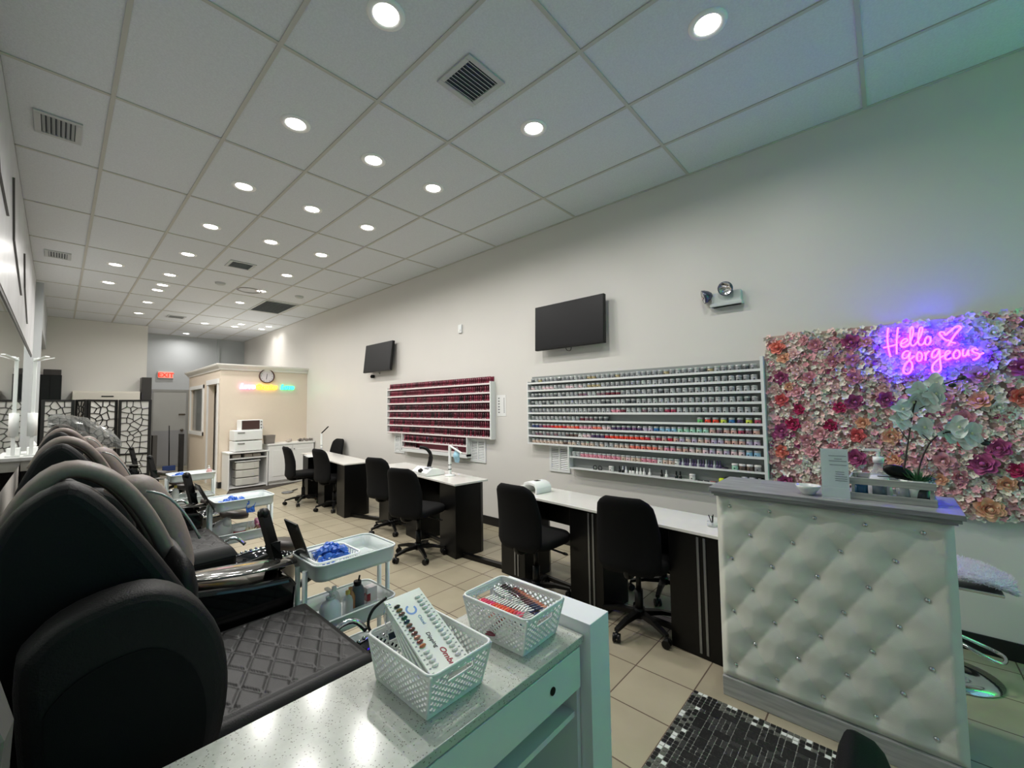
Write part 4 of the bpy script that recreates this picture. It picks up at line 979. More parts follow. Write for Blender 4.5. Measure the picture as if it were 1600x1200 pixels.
for i, (y, z) in enumerate(ob):
    q = orchid_bloom(0.042, i).build('bloom', [mat('orchid_white','#dde8e2',0.55), mat('orchid_centre','#cfd6a8',0.6)], orch); q.location = L_(y, z, -1.305 + 0.012*(i % 3))
for y, z in ((-0.205,1.60),(-0.235,1.63),(-0.27,1.38),(-0.285,1.36),(-0.265,1.42)):
    MB().ball(L_(y,z),(0.009,0.013,0.010),8).build('bud', mat('bud_dark','#2f2c33',0.5), orch)

# fluffy stool beside the podium
t = thing('bar_stool', 'white fluffy swivel stool with chrome round base beside the podium', 'stool', (-0.40,-0.20,0))
MB().lathe([(0,0.0),(0.19,0.0),(0.195,0.008),(0.12,0.018),(0.035,0.03),(0.03,0.05)],n=40).build('round_base', M_CHROME, t)
MB().cyl((0,0,0.03),(0,0,0.54),0.025,18).build('column', M_CHROME, t)
fr = MB().tube(smooth_path([(-0.03,0,0.22),(-0.10,-0.06,0.21),(-0.10,-0.17,0.17),(0.02,-0.20,0.16),(0.07,-0.14,0.17),(0.03,-0.02,0.22)],4),0.009,8); fr.build('foot_ring', M_CHROME, t)
rings = []
for k in range(13):
    u = k/12; y = -0.25 + 0.50*u; c = 0.02*math.cos((u-0.5)*PI) ; z = 0.565 + 0.035*math.sin(PI*u) ; hw = 0.185*math.sin(PI*(0.08+0.84*u))**0.4
    rings.append([(hw*math.cos(a), y, z + 0.035*math.sin(a) - (0.05*max(0,abs(u-0.5)*2-0.6))) for a in [2*PI*j/16 for j in range(16)]])
seat = MB().loft(rings).build('seat', mat('fluffy_white','#cfc9d4',0.9,sheen=0.6,noise=0.1,nscale=60), t)
fz = MB(); rnd = random.Random(9)
for k in range(5000):
    u = rnd.random(); a = rnd.uniform(-0.4, PI+0.4); y = -0.25+0.5*u; hw = 0.185*math.sin(PI*(0.08+0.84*u))**0.4; z = 0.565+0.035*math.sin(PI*u)-(0.05*max(0,abs(u-0.5)*2-0.6))
    p = Vector((hw*math.cos(a), y, z+0.035*math.sin(a))); d = Vector((math.cos(a)*0.6+rnd.uniform(-.5,.5), (u-0.5)*0.8+rnd.uniform(-.5,.5), max(0.1,math.sin(a))+rnd.uniform(-.4,.2))).normalized()*rnd.uniform(0.012,0.026)
    s_ = d.orthogonal().normalized()*0.0012
    fz.add([p-s_,p+s_,p+d],[(0,1,2)])
q = fz.build('fur', mat('fluffy_fur','#d2ccd6',0.9), t); q['kind'] = 'stuff'
MB().box((-0.13,-0.2,0.515),(0.13,0.2,0.532)).build('seat_pan', M_CHROME, t, 0.004)

# ================================================================== MOSAIC RUG
t = MB(); rnd = random.Random(21); cs = 0.0235; gx0, gy0 = -1.487, 0.836; NXc, NYc = 36, 52
RX0 = gx0 - NXc*cs
t.box((RX0, gy0 - NYc*cs, 0.0005), (gx0, gy0, 0.006), m=0)
used = set()
def cell(i, j, wi, wj, m):
    x1 = gx0 - i*cs - 0.0016; x0 = gx0 - (i+wi)*cs + 0.0016; y1 = gy0 - j*cs - 0.0016; y0 = gy0 - (j+wj)*cs + 0.0016
    t.add([(x0,y0,0.0085),(x1,y0,0.0085),(x1,y1,0.0085),(x0,y1,0.0085)],[(0,1,2,3)],m)
for i in range(NXc):
    for j in range(NYc):
        if (i,j) in used: continue
        edge = i < 3 or j < 3 or i >= NXc-3 or j >= NYc-3
        if edge:
            cell(i,j,1,1, rnd.choices([1,2,3],(5,2,3))[0]); used.add((i,j)); continue
        opts = [(2,3),(2,2),(3,2),(1,2),(2,1),(1,1),(1,1)]; rnd.shuffle(opts)
        for wi, wj in opts:
            cells = [(i+a,j+b_) for a in range(wi) for b_ in range(wj)]
            if all(c not in used and 3 <= c[0] < NXc-3 and 3 <= c[1] < NYc-3 for c in cells):
                for c in cells: used.add(c)
                cell(i,j,wi,wj, 1 if wi*wj > 2 else rnd.choice([1,4,4,1])); break
rug = t.build('mosaic_rug', [mat('rug_grout','#a5a69e',0.7), mat('rug_black','#131313',0.45), mat('rug_white','#cfd3cd',0.5), mat('rug_grey','#54564f',0.55), mat('rug_marbled','#2b2b2a',0.5,noise=0.6,nscale=80)])
tag(rug, 'black and white mosaic patterned rug on the floor before the podium', 'rug')

# ================================================================== WORK COUNTER IN FRONT
t = thing('work_counter', 'white counter with speckled quartz top, drawer and open shelf', 'counter', (0,0,0))
M_CAB = mat('counter_white','#dfe5e6',0.3)
MB().box((-3.82,0.80,0.735),(-2.601,1.212,0.76)).build('quartz_top', M_QUARTZ, t, 0.002)
for k, (a, b_) in enumerate(((-2.62,-3.29),(-3.30,-3.81))):
    d = MB().box((b_,0.803,0.598),(a,0.82,0.728)).build('drawer', M_CAB, t, 0.002)
    MB().cyl(((a+b_)/2+0.18 if k == 0 else (a+b_)/2, 0.8035, 0.662),((a+b_)/2+0.18 if k == 0 else (a+b_)/2,0.80,0.662),0.012,20).build('finger_hole', M_BPLAS, d)
    MB().box((b_+0.01,0.82,0.60),(a-0.01,1.19,0.61)).build('drawer_floor', M_CAB, d)
MB().box((-3.82,0.83,0.49),(-2.62,1.19,0.508)).build('shelf', M_CAB, t)
MB().box((-3.82,0.83,0.08),(-2.62,1.19,0.10)).build('shelf', M_CAB, t)
MB().box((-3.82,1.19,0),(-2.62,1.206,0.735)).build('back_panel', M_CAB, t)
for x_ in (-3.31,-3.82,-2.62): MB().box((x_,0.82,0),(x_+0.019,1.19,0.735)).build('side_panel', M_CAB, t)
MB().box((-2.598,0.775,0),(-2.475,1.255,0.80)).build('end_panel', mat('end_panel_white','#e6e8ec',0.3), t, 0.002)

# --- lattice baskets
def basket(loc, rz, bw, bd, tw_, td, h, label):
    t = thing('plastic_basket', label, 'basket', loc, rz, 'lattice baskets on the counter')
    def wall(P00, P10, P01, P11, nu, nv, holes=None):
        mb = MB()
        def P(u, v):
            a = Vector(P00).lerp(Vector(P10), u); b_ = Vector(P01).lerp(Vector(P11), u); return a.lerp(b_, v)
        nrm = (Vector(P10)-Vector(P00)).cross(Vector(P01)-Vector(P00)).normalized()
        W_ = 1.0; k = nu; asp = nv / nu
        v0, v1 = 0.06, 0.90
        for s_ in (1, -1):
            for i in range(-nv - 1, nu + nv + 2):
                # line u = (i + s*t)/nu, v = v0 + (v1-v0)*t/nv
                tA, tB = 0.0, float(nv)
                def u_at(tt): return (i + s_ * tt) / nu
                lo, hi = 0.0, float(nv)
                ts = [x for x in range(0, nv + 1)]
                seg = []
                for q in range(nv*2):
                    ta, tb = q/2, (q+1)/2
                    ua, ub = u_at(ta), u_at(tb)
                    if min(ua, ub) < -0.001 or max(ua, ub) > 1.001: continue
                    va, vb = v0+(v1-v0)*ta/nv, v0+(v1-v0)*tb/nv
                    if holes and any(h0 < (ua+ub)/2 < h1 and g0 < (va+vb)/2 < g1 for h0,h1,g0,g1 in holes): continue
                    seg.append((ua, va, ub, vb))
                if seg:
                    # merge contiguous
                    st = seg[0]; cur = list(st)
                    for sg in seg[1:]:
                        if abs(sg[0]-cur[2]) < 1e-6 and abs(sg[1]-cur[3]) < 1e-6: cur[2], cur[3] = sg[2], sg[3]
                        else:
                            mb.bar(P(cur[0],cur[1]), P(cur[2],cur[3]), 0.0058, 0.0024, up=nrm); cur = list(sg)
                    mb.bar(P(cur[0],cur[1]), P(cur[2],cur[3]), 0.0058, 0.0024, up=nrm)
        mb.bar(P(0,0.03),P(1,0.03),0.0022,0.010,up=(0,0,1)); mb.bar(P(0,0.93),P(1,0.93),0.0022,0.013,up=(0,0,1))
        if holes:
            for h0,h1,g0,g1 in holes:
                mb.tube([P(h0,g0),P(h1,g0),P(h1,g1),P(h0,g1)],0.003,6,closed=True)
        return mb
    A = [(-bw/2,-bd/2,0.002),(bw/2,-bd/2,0.002),(bw/2,bd/2,0.002),(-bw/2,bd/2,0.002)]
    B = [(-tw_/2,-td/2,h),(tw_/2,-td/2,h),(tw_/2,td/2,h),(-tw_/2,td/2,h)]
    for k in range(4):
        k2 = (k+1) % 4; short = k % 2 == 0
        wall(A[k],A[k2],B[k],B[k2], 9 if short else 12, 6, [(0.28,0.72,0.62,0.82)] if short else None).build('lattice_side', M_WPLAS, t)
        MB().bar(A[k],B[k],0.008,0.008).build('corner_post', M_WPLAS, t, 0.003)
    MB().tube([(x,y,h) for x,y in rrect(tw_+0.006,td+0.006,0.022,5)],0.0042,8,closed=True).build('rim', M_WPLAS, t)
    MB().box((-bw/2,-bd/2,0.0),(bw/2,bd/2,0.004)).build('base', M_WPLAS, t)
    return t
basket((-3.091,1.003,0.7605), 0.0, 0.185, 0.235, 0.205, 0.30, 0.122, 'white lattice basket holding the nail colour boards, at the middle of the counter')
basket((-2.745,0.99,0.7605), 0.03, 0.175, 0.225, 0.20, 0.285, 0.122, 'white lattice basket full of nail colour sticks beside the counter end panel')

# --- colour boards in the near basket
def board(k):
    ang = math.radians(27 + 2.5*k)
    ux = Vector((1,0,0)); uy = Vector((0,math.cos(ang),math.sin(ang))); uz = ux.cross(uy)
    lab = 'top colour board printed with a blue ring and red lettering in the basket' if k == 0 else f'colour board number {k+1} from the top of the fan in the basket'
    lab = ['white dip colour board with blue ring logo and red lettering, topmost in the basket','white colour board directly below the topmost one in the basket','third white colour board down in the basket fan','fourth white colour board down in the basket fan','lowest white colour board in the basket fan'][k]
    t = thing('colour_board', lab, 'colour chart', group='colour boards in the near basket')
    t.matrix_world = Matrix(((ux.x,uy.x,uz.x,-3.085),(ux.y,uy.y,uz.y,0.905+0.006*k),(ux.z,uy.z,uz.z,0.828-0.0115*k),(0,0,0,1)))
    W_, L = 0.128, 0.275
    pv = Matrix.Translation((-W_/2+0.012, L-0.02, 0)); t.matrix_world = t.matrix_world @ pv @ Matrix.Rotation(-0.024*k, 4, 'Z') @ pv.inverted()
    MB().box((-W_/2,0,0),(W_/2,L,0.006)).build('card', mat('board_white','#dfe3dc',0.3), t, 0.001)
    tips = []
    if k == 0:
        cl = ['#2b2420','#7a6538','#6b4a3c','#1f4a3a','#1d3448','#6d4b3e','#6a4038','#6d3a34','#b0735f','#8c4a40','#b3663f']
        for i, c in enumerate(cl):
            mb = MB().ball((-W_/2+0.026,L-0.035-0.0145*i,0.0085),(0.011,0.006,0.0035),10)
            mb.build('colour_tip', mat('tip_'+c[1:], c, 0.12, coat=0.5), t)
        cm = mat('clear_tip','#e4e6e2',0.08,coat=0.8)
        for i in range(16):
            MB().ball((W_/2-0.026,L-0.03-0.0145*i,0.0085),(0.011,0.006,0.0035),8).build('clear_tip', cm, t)
        for i in range(4): MB().ball((-W_/2+0.026,L-0.20-0.0145*i,0.0085),(0.011,0.006,0.0035),8).build('clear_tip', cm, t)
        pm_ = MB()
        for i in range(17):
            for x in (-W_/2+0.009, W_/2-0.009): pm_.box((x-0.003,L-0.03-0.0145*i,0.006),(x+0.003,L-0.026-0.0145*i,0.0064))
        pm_.build('code_print', mat('code_grey','#8a9692',0.6), t)
        rb = MB(); pts = [(0.0155*math.cos(a),0.0155*math.sin(a)) for a in [math.radians(x) for x in range(100,400,12)]]
        rb.loft([[(-0.004+x*0.75,L-0.062+y*0.75,0.0063),(-0.004+x*1.15,L-0.062+y*1.15,0.0063)] for x, y in pts], cap=False, closed=False, smooth=False)
        rb.build('ring_logo', mat('logo_blue','#5f8fcf',0.4), t)
        ink = MATS['ink_black'] if 'ink_black' in MATS else mat('ink_black','#222222',0.6)
        text_mesh('Chisel', 0.014, mat('print_blue','#6c93b8',0.5), frame((0.002,L-0.088,0.0062),(0,-1,0),(1,0,0)), 'brand_lettering', t)
        text_mesh('Dipping', 0.017, ink, frame((-0.008,L-0.148,0.0062),(0,-1,0),(1,0,0)), 'black_lettering', t, shear=0.2)
        text_mesh('Ombre', 0.024, mat('print_red','#a3283a',0.5), frame((0.0,L-0.205,0.0062),(0,-1,0),(1,0,0)), 'red_lettering', t, shear=0.3, bold=0.0004)
for k in range(5): board(k)
t = thing('binder_ring', 'metal ring binding the colour boards at their upper corner', 'ring', (-3.135,1.125,0.935))
MB().tube([(0.03*math.cos(a)*0.5-0.01,0.0+0.006*math.sin(a),0.032*math.sin(a)-0.012) for a in [2*PI*i/20 for i in range(20)]],0.0016,6,closed=True).build('ring', M_CHROME, t)
t = thing('hair_band', 'black curved hair band resting behind the colour boards in the basket', 'hair band', (-3.15,1.17,0.90))
MB().tube(smooth_path([(-0.01,0.0,-0.06),(-0.03,0.01,-0.01),(-0.015,0.01,0.03),(0.03,0.01,0.05)],5),0.0045,8).build('band', M_BPLAS, t)

# --- colour stick fans in the far basket
def stick_fan(loc, rz, tilt, n, cols_, label, ln=0.075, step=0.0115):
    t = thing('colour_stick_fan', label, 'nail swatches', loc, rz)
    t.rotation_euler = (tilt, 0, rz)
    for i in range(n):
        x = (i-(n-1)/2)*step; a = (i-(n-1)/2)*0.03
        c = cols_[int(i*len(cols_)/n)]
        R = Matrix.Rotation(-a,3,'Z')
        d = R @ Vector((0,1,0))
        MB().obox(Vector((x,0,0))+d*(-0.012),(0.005,0.034,0.0015),R).build('clear_stick', MATS.get('clear_tip') or mat('clear_tip','#e4e6e2',0.08,coat=0.8), t)
        MB().ball(Vector((x,0,0))+d*0.022,(0.0066,0.019,0.0035),10,0,R).build('nail_tip', mat('stick_'+c[1:], c, 0.12, coat=0.6), t)
    MB().tube([(0.032*math.cos(a),-0.04+0.02*math.sin(a),0.012+0.01*math.cos(a)) for a in [2*PI*i/18 for i in range(18)]],0.0013,6,closed=True).build('metal_ring', M_CHROME, t)
stick_fan((-2.792,0.985,0.872), math.radians(94), 0.0, 15, ['#e0405c','#e8406a','#d8355a','#e8406a','#e2452f','#ea5a2e','#e2452f','#ea6a3e','#e0402f','#c9303f','#d8405f'][::-1], 'fan of pink and orange red nail sticks nearest in the far basket', step=0.0118)
stick_fan((-2.728,0.997,0.868), math.radians(-104), 0.0, 16, ['#27304e','#2c2a4a','#4a2434','#5a2c38','#4a2029','#5a2430','#4a1c24','#3a161c','#2a1216','#2b1418'][::-1], 'row of dark wine nail sticks across the middle of the far basket', step=0.0138)
stick_fan((-2.700,0.985,0.858), math.radians(-104), 0.0, 13, ['#8a4a3f','#a8614f','#b8725f','#c07f68','#c98a72','#d0927c','#c07860','#b5644e','#d59a80'], 'row of peach nude nail sticks at the panel side of the far basket', step=0.0138)
stick_fan((-2.765,0.905,0.860), math.radians(-100), 0.0, 5, ['#2a2f55','#31406a','#3a2236','#28305a'], 'short fan of navy and plum nail sticks in the far basket corner', step=0.0105)
for k, (x, y, c1) in enumerate(((-2.79,1.0,'#8a3a48'),(-2.72,0.97,'#35506a'),(-2.70,1.06,'#a05040'),(-2.77,1.06,'#5a3a5a'))):
    stick_fan((x,y,0.79+0.012*k), 0.4+k, 0.1, 10, [c1,'#3c5a4a','#7a2f3c','#c06a4a'], ['maroon and green','steel blue','rust coloured','muted purple'][k]+' nail sticks lying at the bottom of the far basket')

# ================================================================== PEDICURE CHAIRS
def pedicure_chair(yc, label):
    t = thing('pedicure_chair', label, 'pedicure chair', (-3.4, yc, 0), 0, 'black massage pedicure chairs along the mirror')
    # body under the seat
    MB().prism([(-0.50,0.0),(0.40,0.0),(0.44,0.10),(0.43,0.44),(0.36,0.50),(-0.50,0.50)], -0.40, 0.40, 1).build('chair_body', M_GLOSS, t, 0.015)
    # seat with diamond quilting
    nx, ny = 110, 110; x0, x1, y0, y1 = -0.16, 0.44, -0.35, 0.35; vs = []
    def quilt(x, y):
        u, v = (x - x0)/0.085, y/0.17
        a = abs(((u+v) % 1) - 0.5); b_ = abs(((u-v) % 1) - 0.5)
        return 0.007 * min(1, min(0.5-a, 0.5-b_)/0.10)**0.6
    for i in range(nx+1):
        for j in range(ny+1):
            x = x0+(x1-x0)*i/nx; y = y0+(y1-y0)*j/ny
            e = min(1, min(x1-x, (y-y0), (y1-y))/0.06); z = 0.615 - 0.07*(1-e)**2.2
            ins = 0 if min(x1-x, y-y0, y1-y) < 0.075 else 1
            vs.append((x, y, z + quilt(x, y)*ins + (0.006 if not ins and e >= 1 else 0)))
    mb = MB(); mb.add(vs, [(i*(ny+1)+j, (i+1)*(ny+1)+j, (i+1)*(ny+1)+j+1, i*(ny+1)+j+1) for i in range(nx) for j in range(ny)], 0, True)
    st = mb.build('seat', mat('seat_leatherette','#131312',0.46,spec=0.3,bump=0.15,bscale=250), t)
    MB().box((x0, y0+0.004, 0.46), (x1-0.004, y1-0.004, 0.552)).build('seat_side', M_BLACK, st, 0.02)
    # near armrest: tall padded disc
    ap = [(-0.42,0.10),(-0.44,0.60),(-0.47,0.97),(-0.45,1.05),(-0.38,1.10),(-0.27,1.115),(-0.19,1.075),(-0.13,0.99),(-0.10,0.88),(-0.10,0.76),(-0.13,0.62),(-0.17,0.45),(-0.22,0.10)]
    ap = [(p.x, p.z) for p in smooth_path([(x, 0, z) for x, z in ap], 3)]
    arm = MB().prism(ap, -0.49, -0.35, 1, smooth=True).build('armrest', mat('arm_leatherette','#0a0a0a',0.6,spec=0.25,bump=0.3,bscale=250), t, 0.035, seg=4)
    ip = [(-0.30 + (x+0.30)*0.74, 0.62 + (z-0.62)*0.74) for x, z in ap]
    MB().prism(ip, -0.494, -0.488, 1).build('armrest_inset', M_BLACKF, arm)
    # far armrest with glossy console, tray and cup holder
    cp = [(-0.30,0.40),(-0.30,0.84),(-0.12,0.80),(0.20,0.745),(0.36,0.73),(0.385,0.69),(0.36,0.40)]
    con = MB().prism(cp, 0.36, 0.66, 1).build('console', M_GLOSS, t, 0.02, seg=3)
    tr = MB(); rings = []
    for i in range(13):
        u = i/12; x = -0.10 + 0.52*u; hw = 0.095*math.sin(PI*(0.06+0.86*u))**0.6; z = 0.815 - 0.055*u
        rings.append([(x, 0.50+hw*math.cos(a), z+0.012*math.sin(a)) for a in [2*PI*j/14 for j in range(14)]])
    tr.loft(rings).build('side_tray', mat('tray_glossy_dark','#3b3a36',0.12,coat=0.6), t)
    MB().lathe([(0.0,-0.03),(0.03,-0.03),(0.033,0.016),(0.038,0.017),(0.038,0.012)],(0.315,0.50,0.768),20).build('cup_holder', M_BPLAS, t)
    MB().bar((0.36,0.53,0.72),(0.31,0.62,1.0),0.05,0.03).ball((0.31,0.62,1.0),(0.03,0.035,0.03),10).box((0.32,0.55,0.80),(0.37,0.61,0.86)).build('remote_holder', M_BPLAS, t)
    # backrest shell
    bp_ = [(-0.12,0.55),(-0.17,0.85),(-0.24,1.10),(-0.31,1.25),(-0.40,1.31),(-0.48,1.25),(-0.54,1.05),(-0.58,0.75),(-0.55,0.45),(-0.30,0.45)]
    bp_ = [(p.x, p.z) for p in smooth_path([(x, 0, z) for x, z in bp_], 3)]
    bk = MB().prism(bp_, -0.30, 0.30, 1, smooth=True).build('backrest', M_BLACK, t, 0.04, seg=4)
    # near side wing
    wp = [(-0.12,0.95),(-0.20,1.10),(-0.27,1.22),(-0.34,1.32),(-0.40,1.365),(-0.47,1.33),(-0.52,1.24),(-0.57,1.05),(-0.50,0.80),(-0.44,0.60),(-0.22,0.60)]
    wp = [(p.x, p.z) for p in smooth_path([(x, 0, z) for x, z in wp], 3)]
    MB().prism(wp, -0.335, -0.235, 1, smooth=True).build('side_wing', mat('wing_leatherette','#08090a',0.55,spec=0.2,bump=0.2,bscale=200), t, 0.035, seg=4)
    MB().prism([(x*0.96-0.02, z*0.965) for x, z in wp], 0.235, 0.33, 1, smooth=True).build('side_wing', MATS['wing_leatherette'], t, 0.035, seg=4)
    # padded headrest bands arching over the top
    def band(yb, w_, top, m, nm):
        path = smooth_path([(-0.515,0,top-0.16),(-0.475,0,top-0.07),(-0.42,0,top-0.01),(-0.36,0,top-0.008),(-0.29,0,top-0.06),(-0.22,0,top-0.17),(-0.16,0,top-0.32),(-0.12,0,top-0.48)], 3)
        rings = []
        for i, p in enumerate(path):
            a = path[max(i-1,0)]; c = path[min(i+1,len(path)-1)]; tn = (c-a).normalized(); nn = Vector((-tn.z,0,tn.x)) * (1 if tn.x > 0 else 1)
            if nn.z < 0: nn = -nn
            ww = w_*(0.55+0.45*math.sin(PI*min(1,(i+1)/len(path)*1.3))) ; th = 0.022
            rings.append([p + Vector((0, yb + ww*math.copysign(abs(math.cos(q))**0.5, math.cos(q)), 0)) + nn*th*math.copysign(abs(math.sin(q))**0.6, math.sin(q)) for q in [2*PI*j/14 for j in range(14)]])
        MB().loft(rings).build(nm, m, t)
    band(0.0, 0.075, 1.375, M_GREYL, 'headrest_band')
    band(0.20, 0.07, 1.35, M_GREYL, 'headrest_band')
    # lumbar and neck cushions
    MB().loft([[(x + 0.03*math.cos(q), 0.15*k_, z + 0.0) for x, z in [(-0.13+0.035*math.cos(q)-0.02*abs(k_), 0.93+0.17*math.sin(q))]][0] for k_ in (0,) for q in [0]] and
              [[(-0.15+0.045*math.cos(q)*s_, yb, 0.92+0.18*math.sin(q)*s_) for q in [2*PI*j/14 for j in range(14)]] for yb, s_ in ((-0.2,0.6),(-0.17,0.95),(0,1.0),(0.17,0.95),(0.2,0.6))]).build('back_cushion', M_BLACK, t)
    # shoulder bolsters with pale piping
    for yb in (0.40,):
        path = smooth_path([(-0.27,0,1.27),(-0.20,0,1.235),(-0.13,0,1.12),(-0.08,0,0.97),(-0.06,0,0.82)],4)
        rings = [[p + Vector((0.05*math.cos(q)*k, yb + 0.07*math.sin(q)*k, 0.03*math.cos(q)*k)) for q in [2*PI*j/14 for j in range(14)]] for p, k in zip(path, [0.5,0.85]+[1.0]*(len(path)-4)+[0.85,0.5])]
        bo = MB().loft(rings).build('shoulder_bolster', M_GREYL, t)
        MB().tube([p + Vector((0.028,-0.058,0.022)) for p in path[1:-7]],0.004,6).build('piping', mat('piping_silver','#9ea09e',0.3,metal=0.5), bo)
    # foot tub
    tub = MB(); rings = []
    for s_, z in ((0.55,0.0),(0.80,0.06),(0.95,0.22),(1.0,0.36),(1.02,0.385),(0.94,0.385),(0.88,0.30),(0.70,0.14),(0.0,0.13)):
        rings.append([(0.70 + 0.24*s_*math.cos(q), -0.02+0.205*s_*math.sin(q), z) for q in [2*PI*j/28 for j in range(28)]])
    tub.loft(rings, cap=False).build('foot_tub', mat('tub_black_blue','#0e1218',0.1,coat=0.5), t)
    MB().tube([(0.70+0.24*math.cos(q), -0.02+0.205*math.sin(q), 0.39) for q in [2*PI*j/28 for j in range(28)]],0.012,8,closed=True).build('chrome_rim', M_CHROME, t)
    MB().tube(smooth_path([(0.42,0.12,0.40),(0.46,0.12,0.52),(0.54,0.11,0.54),(0.60,0.10,0.48)],4),0.014,8).build('faucet', M_CHROME, t)
    for yk in (0.02,-0.10): MB().cyl((0.44,yk,0.40),(0.44,yk,0.46),0.02,12).build('tap_knob', M_CHROME, t)
    jb = MB(); rj = random.Random(4)
    for k in range(40):
        q = 2*PI*k/40; jb.ball((0.70+0.235*math.cos(q), -0.02+0.20*math.sin(q), 0.405+rj.uniform(-.004,.006)),0.011,6)
    jb.build('jewelled_trim', M_CHROME, t)
    for py_ in (-0.47, 0.80):
        MB().loft([[(0.70+0.115*s_*math.cos(q), py_+0.105*s_*math.sin(q), z - 0.10*0.115*s_*math.cos(q)*2) for q in [2*PI*j/20 for j in range(20)]] for s_, z in ((0.7,0.545),(0.95,0.555),(1.0,0.58),(0.95,0.605),(0.6,0.615))]).build('footrest_pad', M_BROWNL if False else mat('pad_dark_brown','#3a332f',0.4), t)
        MB().tube(smooth_path([(0.66,py_,0.55),(0.50,py_*0.97,0.50),(0.38,-0.36 if py_ < 0 else 0.70,0.46)] + ([(0.30,0.62,0.50)] if py_ > 0 else []),4),0.02,8).build('pad_arm', M_BPLAS, t)
    return t
PCY = [1.80, 3.70, 5.72, 7.50]
pc = pedicure_chair(PCY[0], 'black massage pedicure chair nearest the camera with quilted seat')
for y, lb in zip(PCY[1:], ['second black pedicure chair, between the first and second white carts', 'third black pedicure chair, between the second and third white carts', 'farthest black pedicure chair, with crumpled clear plastic over its back']):
    dup(pc, (-3.4, y, 0), 0, lb)
# crumpled clear cover on the farthest chair
t = MB(); rnd = random.Random(12); rings = []
for i in range(15):
    u = i/14; x = -3.88 + 0.60*u; zc = 1.36 - 0.30*u**1.6; rr = 0.13*math.sin(PI*(0.1+0.8*u))**0.5
    rings.append([(x + rnd.uniform(-.02,.02), 7.5 + (0.36+rnd.uniform(-.03,.03))*math.cos(q), zc + rr*math.sin(q)*(1.0) + rnd.uniform(-.022,.022) + 0.06) for q in [2*PI*j/22 for j in range(22)]])
t.loft(rings, smooth=False); o = t.build('plastic_cover', mat('crumpled_plastic','#707270',0.12,alpha=0.5,coat=0.5))
tag(o, 'crumpled clear plastic sheet draped over the back of the farthest pedicure chair', 'plastic cover')

# ================================================================== WHITE UTILITY CARTS
def utility_cart(loc, label, rz=0):
    t = thing('utility_cart', label, 'cart', loc, rz, 'white three tier carts between the pedicure chairs')
    W_, D_ = 0.43, 0.33
    for z in (0.70, 0.43, 0.13):
        rings = []
        for (s_, zz) in ((0.0,0.004),(0.97,0.004),(1.0,0.02),(1.01,0.08),(1.035,0.083),(1.035,0.078),(0.995,0.078),(0.985,0.022),(0.95,0.008),(0.0,0.008)):
            rings.append([(x*s_, y*s_, z+zz) for x, y in rrect(W_, D_, 0.05, 5)])
        MB().loft(rings, cap=False).tube([(x*1.02, y*1.02, z+0.083) for x, y in rrect(W_, D_, 0.05, 5)],0.005,6,closed=True).build('tray', M_WMET, t)
    for sx in (-1, 1):
        for sy in (-1, 1): MB().cyl((sx*(W_/2+0.012),sy*0.045,0.07),(sx*(W_/2+0.012),sy*0.045,0.74),0.0125,12).build('post', M_WMET, t)
        MB().box((sx*(W_/2+0.012)-0.012,-0.15,0.055),(sx*(W_/2+0.012)+0.012,0.15,0.078)).build('foot_bar', M_WMET, t, 0.004)
        for sy in (-1, 1): MB().cyl((sx*(W_/2+0.012)-0.01,sy*0.13,0.027),(sx*(W_/2+0.012)+0.01,sy*0.13,0.027),0.027,14).cyl((sx*(W_/2+0.012),sy*0.13,0.03),(sx*(W_/2+0.012),sy*0.13,0.06),0.006,6).build('caster', M_BPLAS, t)
    return t
C1, C2, C3 = (-2.755,2.205,0), (-2.72,4.22,0), (-2.71,6.30,0)
c0 = utility_cart(C1, 'white utility cart nearest the camera, holding a basket of blue liners')
dup(c0, C2, 0, 'white utility cart in the middle with a red jar on its lower tray'); dup(c0, C3, 0, 'farthest white utility cart near the booth doorway')
def liners(loc, sx, sy, h, seed, label, drape=False):
    rnd = random.Random(seed); mb = MB()
    for k in range(46):
        a = rnd.uniform(0,2*PI); r = rnd.random()**0.5; c = Vector((sx*r*math.cos(a), sy*r*math.sin(a), h*(1-r*r)*rnd.uniform(0.3,1.0)))
        n = rnd.randint(5,7); R = Matrix.Rotation(rnd.uniform(0,6),3,'Z') @ Matrix.Rotation(rnd.uniform(-1,1),3,'X'); q = rnd.uniform(0.016,0.03)
        ring0 = [c + R @ Vector((q*math.cos(2*PI*i/n)*rnd.uniform(.7,1.3), q*math.sin(2*PI*i/n)*rnd.uniform(.7,1.3), rnd.uniform(-.006,.006))) for i in range(n)]
        ring1 = [c + R @ Vector((q*0.55*math.cos(2*PI*i/n), q*0.55*math.sin(2*PI*i/n), rnd.uniform(.012,.02))) for i in range(n)]
        mb.loft([ring0, ring1], smooth=False)
    if drape:
        rows = [[(sx*0.9+0.02*math.sin(j*1.7), -sy*0.6-0.02*i*0.4+0.006*math.sin(i*2+j), 0.02-0.022*i+0.01*math.sin(j*2)) if False else (sx*0.55+0.016*j+0.006*math.sin(i*2), -sy-0.012-0.008*math.sin(j*1.5+i), 0.03-0.025*i) for j in range(5)] for i in range(5)]
        mb.loft(rows, cap=False, closed=False, smooth=False)
    o = mb.build('liner_heap', M_BLUE); o.location = loc
    return tag(o, label, 'liners', kind='stuff')
